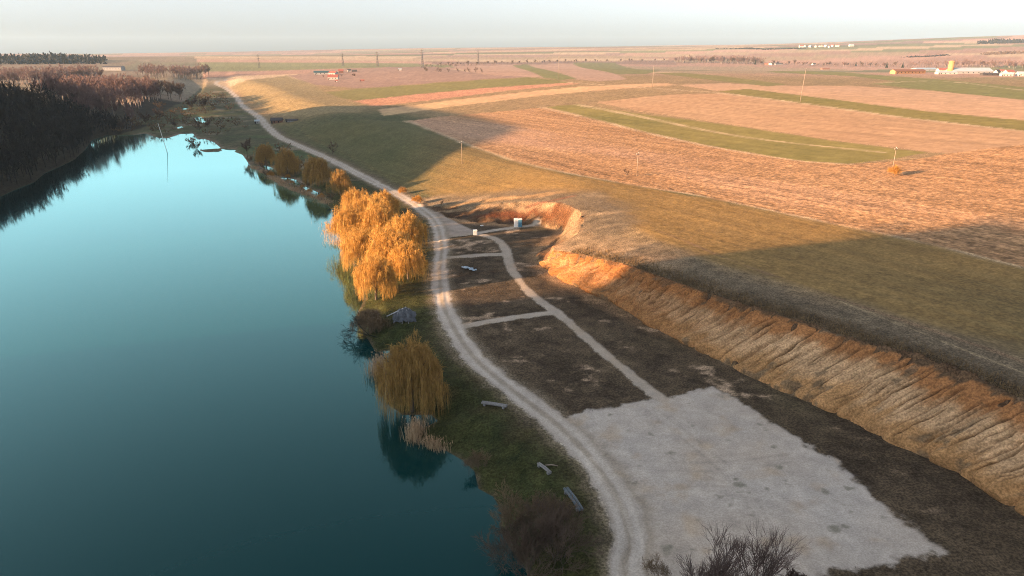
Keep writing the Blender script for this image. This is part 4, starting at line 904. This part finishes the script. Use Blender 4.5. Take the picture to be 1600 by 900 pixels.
# ------------------------------------------------------------------ buildings
WALLS = {'white': plain('white_render', (.40,.38,.35), .1, 1, .9), 'orange': plain('orange_render', (.42,.22,.10), .1, 1, .9), 'grey': plain('grey_render', (.24,.235,.235), .15, 1, .9), 'brick': plain('dark_brick', (.20,.11,.08), .2, 2, .9), 'dark': plain('dark_boards', (.055,.05,.05), .3, 2, .9)}
ROOFS = {'red': plain('red_tiles', (.27,.085,.065), .2, 1.5, .85), 'blue': plain('pale_blue_sheet', (.28,.37,.44), .1, 1, .6), 'teal': plain('dark_teal_sheet', (.025,.075,.085), .15, 1, .5), 'brown': plain('brown_tiles', (.22,.10,.065), .2, 1.5, .85), 'pale': plain('pale_grey_sheet', (.33,.38,.42), .1, 1, .6), 'dark': plain('dark_sheet', (.06,.055,.06), .2, 1, .7)}
def house(name, label, px, py, width_px, ratio, wall_h, roof_h, wc, rc, rz=0.0, nwin=3, cat_='building', door=True):
    g = G(px, py); dist = np.linalg.norm(g[:2]); L = width_px/FPX*dist/1.05; D = L*ratio; t = thing(name, label, cat_, g-np.array([0, 0, .3]), rz)
    m = MB(); m.box((0, 0, wall_h/2), (L, D, wall_h)); 
    for sx in (-1, 1):                                     # gables
        x = sx*L/2; m.add([(x, -D/2, wall_h), (x, D/2, wall_h), (x, 0, wall_h+roof_h*.97)], [(0, 1, 2, 2)])
    link('wall', m.mesh('wall', WALLS[wc]), t)
    m = MB(); e = .5; zz = wall_h-.5*e*roof_h/(D/2); th = .18
    for sy in (-1, 1):
        a = [(-L/2-e, sy*(D/2+e), zz), (L/2+e, sy*(D/2+e), zz), (L/2+e, 0, wall_h+roof_h), (-L/2-e, 0, wall_h+roof_h)]
        m.add(a+[(x, y, z+th) for x, y, z in a], [(0, 1, 2, 3), (4, 5, 6, 7), (0, 1, 5, 4), (1, 2, 6, 5), (3, 0, 4, 7)])
    link('roof', m.mesh('roof', ROOFS[rc]), t)
    wh = min(1.5, wall_h*.45)
    for i in range(nwin):
        x = L*(-.5+(i+.75)/(nwin+.5)); m = MB(); m.box((x, -D/2-.03, wall_h*.55), (min(1.3, L*.1), .10, wh)); link('window', m.mesh('window', M_GLASS), t)
    if door:
        m = MB(); m.box((-L*.42, -D/2-.04, 1.1), (1.1, .12, 2.2)); link('door', m.mesh('door', WALLS['dark']), t)
    return t
house('barn','long white farm shed with dark teal roof at the red roofed farm',504,116,25,.55,3.6,3.0,'white','teal',.25,4)
house('farmhouse','white farmhouse with red roof, nearest at the valley farm',521,124,15,.8,4.0,3.6,'white','red',.1,3)
house('farm_building','red roofed wing behind the white farmhouse',521,117,11,.9,3.5,3.4,'white','red',-.3,2); house('farm_building','brick outbuilding with red roof right of the farmhouse',533,114,7,1,4.0,3.0,'brick','red',.2,1)
house('shed','white gabled shed beside the dark lean-to, right of the farm',546,112,5,1.2,3.2,2.2,'white','dark',.3,1); house('shed','dark lean-to right of the white gabled shed',554,112,7,.7,2.6,1.5,'dark','dark',.1,0)
house('shed','small white shed alone right of the red roofed farm',625,110,5,1,2.6,1.2,'white','pale',.1,1); house('hut','tiny white hut in the orchard below the farmhouse',526,128,3,1,1.6,.8,'white','red',0,0); house('hut','low dark red hut at the orchard edge',566,127,6,.7,1.6,1.0,'brick','red',.1,0)
house('cabin','dark brown cabin with red wall beside the far track',433,192,16,.6,2.4,1.8,'brick','dark',.15,2); house('cabin','low grey boarded shed right of the dark brown cabin',456,190,17,.4,1.4,.8,'grey','dark',.12,0)
house('hut','small white hut left of the far track',402,193,6,.9,2.2,.9,'white','pale',.4,1)
house('long_building','long orange farm building with brown roof at the right',1418,115,52,.18,4.2,2.4,'orange','brown',.30,8); house('shed','pale blue roofed shed behind the long orange building',1443,111,30,.45,4.5,3.0,'grey','blue',.1,4)
house('shed','wide pale roofed farm shed right of the tower',1513,115,50,.45,4.0,5.0,'grey','pale',-.05,7); house('shed','red roofed shed left of the tower',1474,112,16,.5,4.0,4.0,'white','red',0,2); house('shed','low pale shed in front of the tower',1478,116,26,.3,3.0,1.4,'white','pale',0,4)
house('shed','long low dark shed right of the pale roofed shed',1548,118,24,.3,2.6,1.4,'dark','dark',-.05,3); house('house','white gabled house at the right end of the farm sheds',1557,117,7,.9,3.6,4.0,'white','dark',.5,2)
house('house','low white house near the right edge',1572,119,14,.4,3.0,2.0,'white','pale',-.1,3); house('house','white house with red roof near the right edge',1576,115,10,.7,3.4,2.6,'white','red',.1,2); house('house','pale house at the right edge',1597,119,13,.6,3.6,2.6,'white','pale',-.1,3); house('house','red roofed house behind the right edge houses',1562,113,9,.7,3.4,2.6,'grey','red',-.2,2)
house('house','white village house with dark roof among the garden trees',1206,101.5,9,.8,3.6,4.0,'white','dark',.6,2); house('house','dark roofed village house right of the white one',1216,101.5,11,.6,3.4,3.6,'grey','dark',.1,2); house('house','small white village house further right along the gardens',1271,101.5,5,.9,3.2,3.0,'white','dark',.3,1); house('house','brown roofed village house left of the white one',1198,101.5,7,.8,3.4,3.4,'brick','brown',-.3,1)
house('haystack','dark haystack in the field below the village',1289,108.5,11,.5,2.2,1.8,'brick','brown',.1,0,'haystack',False)
g = G(1484, 115); k = np.linalg.norm(g[:2])/FPX
t = thing('tower', 'orange water tower standing among the farm sheds', 'tower', g); m = MB(); hh = 15*k; m.tube([(0, 0, -.5), (0, 0, hh*.92)], [3.6*k*1.0, 3.4*k], 14); link('shaft', m.mesh('shaft', WALLS['orange'], True), t)
m = MB(); m.tube([(0, 0, hh*.92), (0, 0, hh*.95), (0, 0, hh), (0, 0, hh*1.06)], [3.9*k, 3.9*k, 3.3*k, .3*k], 14); link('cap', m.mesh('cap', WALLS['orange'], True), t)
VILL = [(1252,74,6),(1259,73.5,4),(1266,73.8,5),(1274,74,4),(1282,73.5,5),(1290,73.5,4),(1300,73,4),(1308,73,5),(1330,72.5,6),(1296,74.5,3)]
for i, (px, py, wd) in enumerate(VILL):
    o = house('house', 'tiny white house of the far hillside village', px, py, wd, .7, 7, 4, 'white', ('red','brown','pale')[i % 3], i*.4, 2); o['group'] = 'houses of the far hillside village'
house('house','grey block house among the trees at the left valley side',178,110,26,.4,7,3,'grey','dark',0,6)

# ------------------------------------------------------------------ small things by the track
def cabin_box(name, label, px, py, w_, d_, h_, body, rz, front=None):
    t = thing(name, label, 'cabin', G(px, py), rz); m = MB(); m.box((0, 0, h_/2), (w_, d_, h_)); link('body', m.mesh('body', body), t)
    m = MB(); m.box((0, 0, h_+.06), (w_*1.08, d_*1.08, .12), 0, .86); link('roof', m.mesh('roof', M_WHITE), t)
    m = MB(); m.box((0, -d_/2-.02, h_*.48), (w_*.72, .05, h_*.84)); dd = link('door', m.mesh('door', front or body), t); m = MB(); m.box((w_*.26, -d_/2-.07, h_*.5), (.05, .06, .16)); link('handle', m.mesh('handle', M_GLASS), dd)
M_BLUE = plain('blue_plastic', (.09,.22,.32), .15, 2, .5)
cabin_box('portable_toilet', 'white portable toilet cabin at the end of the sandy path', 806.5, 354, 1.3, 1.3, 2.5, M_WHITE, .1)
cabin_box('portable_toilet', 'blue portable toilet cabin beside the white one', 812.5, 354, 1.2, 1.3, 2.45, M_BLUE, .1, M_BLUE)
cabin_box('utility_cabinet', 'small white cabinet where the gravel paths meet', 742.5, 367, 1.2, 1.0, 1.5, M_WHITE, .2)
def sheeting(label, px, py, a, b, mat, seed, rz):
    n = 26; u, v = np.meshgrid(np.linspace(-1, 1, n), np.linspace(-1, 1, n)); rr_ = 1+.35*fbm(u*1.3, v*1.3, seed, 2); x = u*a*rr_; y = v*b*(1+.5*fbm(u*2, v*2, seed+3, 2)); z = .30+.45*fbm(u*3, v*3, seed+5, 3)*(1-.3*np.hypot(u, v)); z = np.maximum(z, .03)
    i_ = (np.arange(n-1)[:, None]*n+np.arange(n-1)[None]).ravel(); o = link('plastic_sheet', mesh_np('plastic_sheet', np.stack([x, y, z], -1).reshape(-1, 3), np.stack([i_, i_+1, i_+1+n, i_+n], -1), mat), None, G(px, py), rz); tag(o, label, 'sheeting')
M_SHEET = plain('pale_blue_plastic', (.50,.58,.66), .2, 1.2, .4, .2, 0, (.22,.32,.42))
sheeting('crumpled pale blue plastic sheet lying on the terrace', 730, 420, 1.6, .6, M_SHEET, 3, -.35); sheeting('smaller crumpled sheet end beside the blue plastic', 738, 423, .9, .5, M_SHEET, 9, -.5); sheeting('scrap of white plastic behind the white cabinet', 753, 354, .5, .3, M_WHITE, 12, 0)
def bench(label, px0, px1, h_, wd, mat, name='plank_bench', legs=True):
    a, b = G([px0, px1]); d = b-a; L = np.linalg.norm(d[:2]); rz = math.atan2(d[1], d[0]); t = thing(name, label, 'bench', (a+b)/2, rz)
    rr_ = random.Random(int(px0[0])); 
    for j in (-1, 1):
        m = MB(); m.tube([(-L/2, j*wd*.26, h_), (0, j*wd*.26+rr_.uniform(-.05, .05), h_+.05), (L/2, j*wd*.26, h_)], [wd*.24, wd*.27, wd*.23], 7); link('seat_log', m.mesh('seat_log', mat), t)
    for k in (-.38, .38):
        m = MB(); m.box((L*k, 0, h_*.4), (.35, wd*1.1, h_*.9)); link('support', m.mesh('support', M_DKWOOD), t)
M_LOG = plain('bleached_wood', (.19,.185,.185), .25, 4, .85, .4); M_LOGB = plain('blue_grey_wood', (.10,.12,.14), .3, 4, .8, .4)
bench('long bleached log bench beside the track near the lone willow', (753,632), (792,638), .4, .75, M_LOG); bench('short bleached log bench in the grass', (841,727), (860,742), .35, .5, M_LOG); bench('blue grey plank bench nearest the gravel yard', (884,767), (908,801), .4, .75, M_LOGB)
m = MB(); a, b = G([(852,728),(872,729)])-G(862, 728); m.tube([tuple(a+np.array([0, 0, .12])), (0, 0, .2), tuple(b+np.array([0, 0, .1]))], [.07, .09, .05], 6); tag(link('branch', m.mesh('branch', M_CONC), None, G(862, 728)), 'thin pale branch lying beside the short log bench', 'branch')
# shelter of poles and grey tarpaulin
g = G(632, 500); t = thing('shelter', 'dark grey tarpaulin shelter on poles beside the golden clump', 'shelter', g, .15)
M_TARP = plain('grey_tarpaulin', (.10,.11,.13), .35, 1.2, .7, .4, 0, (.045,.048,.055)); M_TARPL = plain('pale_tarpaulin', (.30,.31,.33), .2, 2, .6, .3)
rows_ = [[(-2.5,.2,.9),(-1.2,1.5,1.5),(.4,1.6,1.9),(2.2,1.0,1.2)],[(-2.3,-.4,1.3),(-.7,.3,2.5),(.6,.2,2.7),(2.5,-.1,1.5)],[(-2.4,-1.0,.9),(-.6,-1.1,1.7),(.9,-1.3,1.8),(2.3,-1.2,1.0)],[(-2.2,-1.4,.05),(-.4,-1.9,.5),(1.0,-2.0,.35),(2.4,-1.7,.05)]]
v = np.array(rows_, float); from_ = v.copy()
def bil(u_, w_):
    i, j = min(int(u_*3), 2), min(int(w_*3), 2); a_, b_ = u_*3-i, w_*3-j; return v[i, j]*(1-a_)*(1-b_)+v[i+1, j]*a_*(1-b_)+v[i, j+1]*(1-a_)*b_+v[i+1, j+1]*a_*b_
nn = 19; VV_ = np.array([bil(a_, b_)+np.array([.12, .12, .16])*np.array([math.sin(31*a_+7*b_), math.cos(17*b_+5*a_), math.sin(23*b_-13*a_)]) for a_ in np.linspace(0, 1, nn) for b_ in np.linspace(0, 1, nn)])
i_ = (np.arange(nn-1)[:, None]*nn+np.arange(nn-1)[None]).ravel(); link('cover', mesh_np('cover', VV_, np.stack([i_, i_+1, i_+1+nn, i_+nn], -1), M_TARP), t)
for a_, b_, r_ in (((-3.6,-.2,1.1),(.5,.3,2.75),.12), ((-2.2,-1.5,0),(-1.0,0,2.3),.08), ((2.4,-1.6,0),(.8,.2,2.6),.08), ((-.5,-2.2,0),(-.2,-.3,2.4),.07), ((.8,-2.3,0),(.5,-.2,2.5),.07), ((2.3,1.4,0),(.6,.3,2.6),.08), ((-1.5,1.9,0),(-.5,.3,2.3),.08)):
    m = MB(); m.tube([a_, b_], r_, 6); link('pole', m.mesh('pole', M_TARPL if r_ > .1 else M_DKWOOD), t)
# reeds
def reed_clump(label, px, py, n, rx, ry, h_, seed, rz=0, group=None):
    rng = np.random.default_rng(seed); p = np.column_stack([rng.normal(size=n)*rx*.5, rng.normal(size=n)*ry*.5, np.full(n, -.2)]); top = p+np.column_stack([rng.normal(size=(n, 2))*.25, h_*rng.uniform(.6, 1.1, n)]); mid = (p+top)/2+rng.normal(size=(n, 3))*.05
    t = thing('reed_clump', label, 'reeds', np.maximum(G(px, py), [-1e9, -1e9, 0]), rz, group); V, F = ribbons(np.stack([p, mid, top], 1), rng.uniform(.03, .07, n), rng); o = link('stalks', mesh_np('stalks', V, F, M_REED), t); o['kind'] = 'stuff'
    k_ = rng.integers(0, n, n//3); V, F = ribbons(np.stack([top[k_], top[k_]+rng.normal(size=(n//3, 3))*.08+np.array([0, 0, .3])], 1), np.full(n//3, .14), rng); o = link('plumes', mesh_np('plumes', V, F, M_REED), t); o['kind'] = 'stuff'
reed_clump('pale reed clump on the tip beside the dark cove', 650, 682, 500, 1.8, 2.2, 2.6, 1); reed_clump('pale reeds just below the reed tip', 678, 702, 320, 2.0, .9, 1.8, 2, -.5); reed_clump('pale feathery reeds at the left foot of the lone willow', 592, 588, 600, 1.8, 3.0, 3.0, 3)
for i, (px, py) in enumerate([(398,264),(412,270),(428,280),(445,290),(462,297),(480,304),(497,311),(510,318),(406,258),(440,284),(524,360),(530,384)]):
    reed_clump('low pinkish reed bed along the shaded willow shore' if i < 10 else 'pink brown reeds at the lake edge below the golden clump', px, py, 420, 5.5, 2.0, 1.5, 20+i, -.6, 'reed beds of the willow shore' if i < 10 else 'reeds at the golden clump')

# ------------------------------------------------------------------ grass tufts that break up the bare edges
M_TUFT = leaf_mat('dry_grass_blades', (.19,.13,.07), (.09,.065,.038), .15, .9); M_TUFG = leaf_mat('green_grass_blades', (.04,.055,.018), (.10,.088,.035), .15, .9)
def tufts(name, label, x, y, h_, w_, mat, seed):
    rng = np.random.default_rng(seed); n = len(x); z = ground(x, y); k = z > .05; x, y, z = x[k], y[k], z[k]; n = len(x)
    p = np.column_stack([x, y, z-.05]); d = np.column_stack([rng.normal(size=(n, 2))*.35, np.ones(n)])*(h_*rng.uniform(.4, 1.2, n))[:, None]
    V, F = ribbons(np.stack([p, p+d*.55, p+d+np.column_stack([rng.normal(size=(n, 2))*.1*h_, -.12*h_*np.ones(n)])], 1), w_*rng.uniform(.5, 1.5, n), rng)
    tag(link(name, mesh_np(name, V, F, mat)), label, 'grass', None, 'stuff')
rt = np.random.default_rng(99)
tl, _ = resample(smooth_line(TOP[:12], 6), 2600); i = rt.integers(0, len(tl), 16000); cl_ = vnoise(i/9.0, i*0.0, 5); k = rt.uniform(-.5, .5, 16000) < cl_+.15; i = i[k]; off = np.abs(rt.normal(size=len(i)))*2.2-.3
dn = tl[i, :2]/np.linalg.norm(tl[i, :2], axis=1, keepdims=True); q = tl[i, :2]+np.column_stack([.88*off, .47*off])+rt.normal(size=(len(i), 2))*.25
tufts('dry_grass', 'dry brown grass tufts along the lip of the cliff', q[:, 0], q[:, 1], .55, .09, M_TUFT, 1)
x = rt.uniform(-45, 30, 150000); y = rt.uniform(58, 190, 150000); z_, u_, v_, dl_, t_ = ground(x, y, True); k = (u_ < -2.3) & (dl_ > .3) & (dl_ < 60) & (fbm(x/3.0, y/3.0, 9, 3)+.5*rt.uniform(-1, 1, len(x)) > .05); x, y = x[k][:26000], y[k][:26000]
tufts('meadow_grass', 'dark green grass blades on the lake shore meadow', x, y, .28, .06, M_TUFG, 2)
x = rt.uniform(-20, 90, 120000); y = rt.uniform(55, 190, 120000); k = inside(x, y, TERR) & ~inside(x, y, YARD) & (fbm(x/5, y/3.4, 19, 3)+.6*rt.uniform(-1, 1, len(x)) > .12); x, y = x[k], y[k]; d_, _s = seg_dist(x, y, ROAD_S); k = d_ > 2.6; x, y = x[k], y[k]
for _n, _l, px, hw in PATHS:
    d_, _s = seg_dist(x, y, smooth_line(G(px), 6)); k = d_ > hw+.2; x, y = x[k], y[k]
tufts('dry_weeds', 'dead brown weeds scattered over the dark terrace', x[:22000], y[:22000], .30, .07, leaf_mat('dead_weeds', (.085,.065,.04), (.05,.042,.026), .1, .8), 3)

# ------------------------------------------------------------------ haze
def haze():
    m = bpy.data.materials.new('haze'); m.use_nodes = True; t = m.node_tree; t.nodes.clear()
    v_ = t.nodes.new('ShaderNodeVolumePrincipled'); v_.inputs['Color'].default_value = (.55, .78, 1.0, 1); v_.inputs['Density'].default_value = HAZE; v_.inputs['Anisotropy'].default_value = 0.0
    o = t.nodes.new('ShaderNodeOutputMaterial'); t.links.new(v_.outputs[0], o.inputs['Volume'])
    b = MB(); b.box((0, 0, 60), (20400, 20400, 400)); h_ = link('haze', b.mesh('haze', m)); tag(h_, 'thin pale evening haze over the plain', 'haze', None, 'stuff')
HAZE = 4.5e-5
haze()

print('triangles', sum(len(o.data.loops)-2*len(o.data.polygons) for o in {o.data.name: o for o in COL.objects if o.type == 'MESH'}.values()))
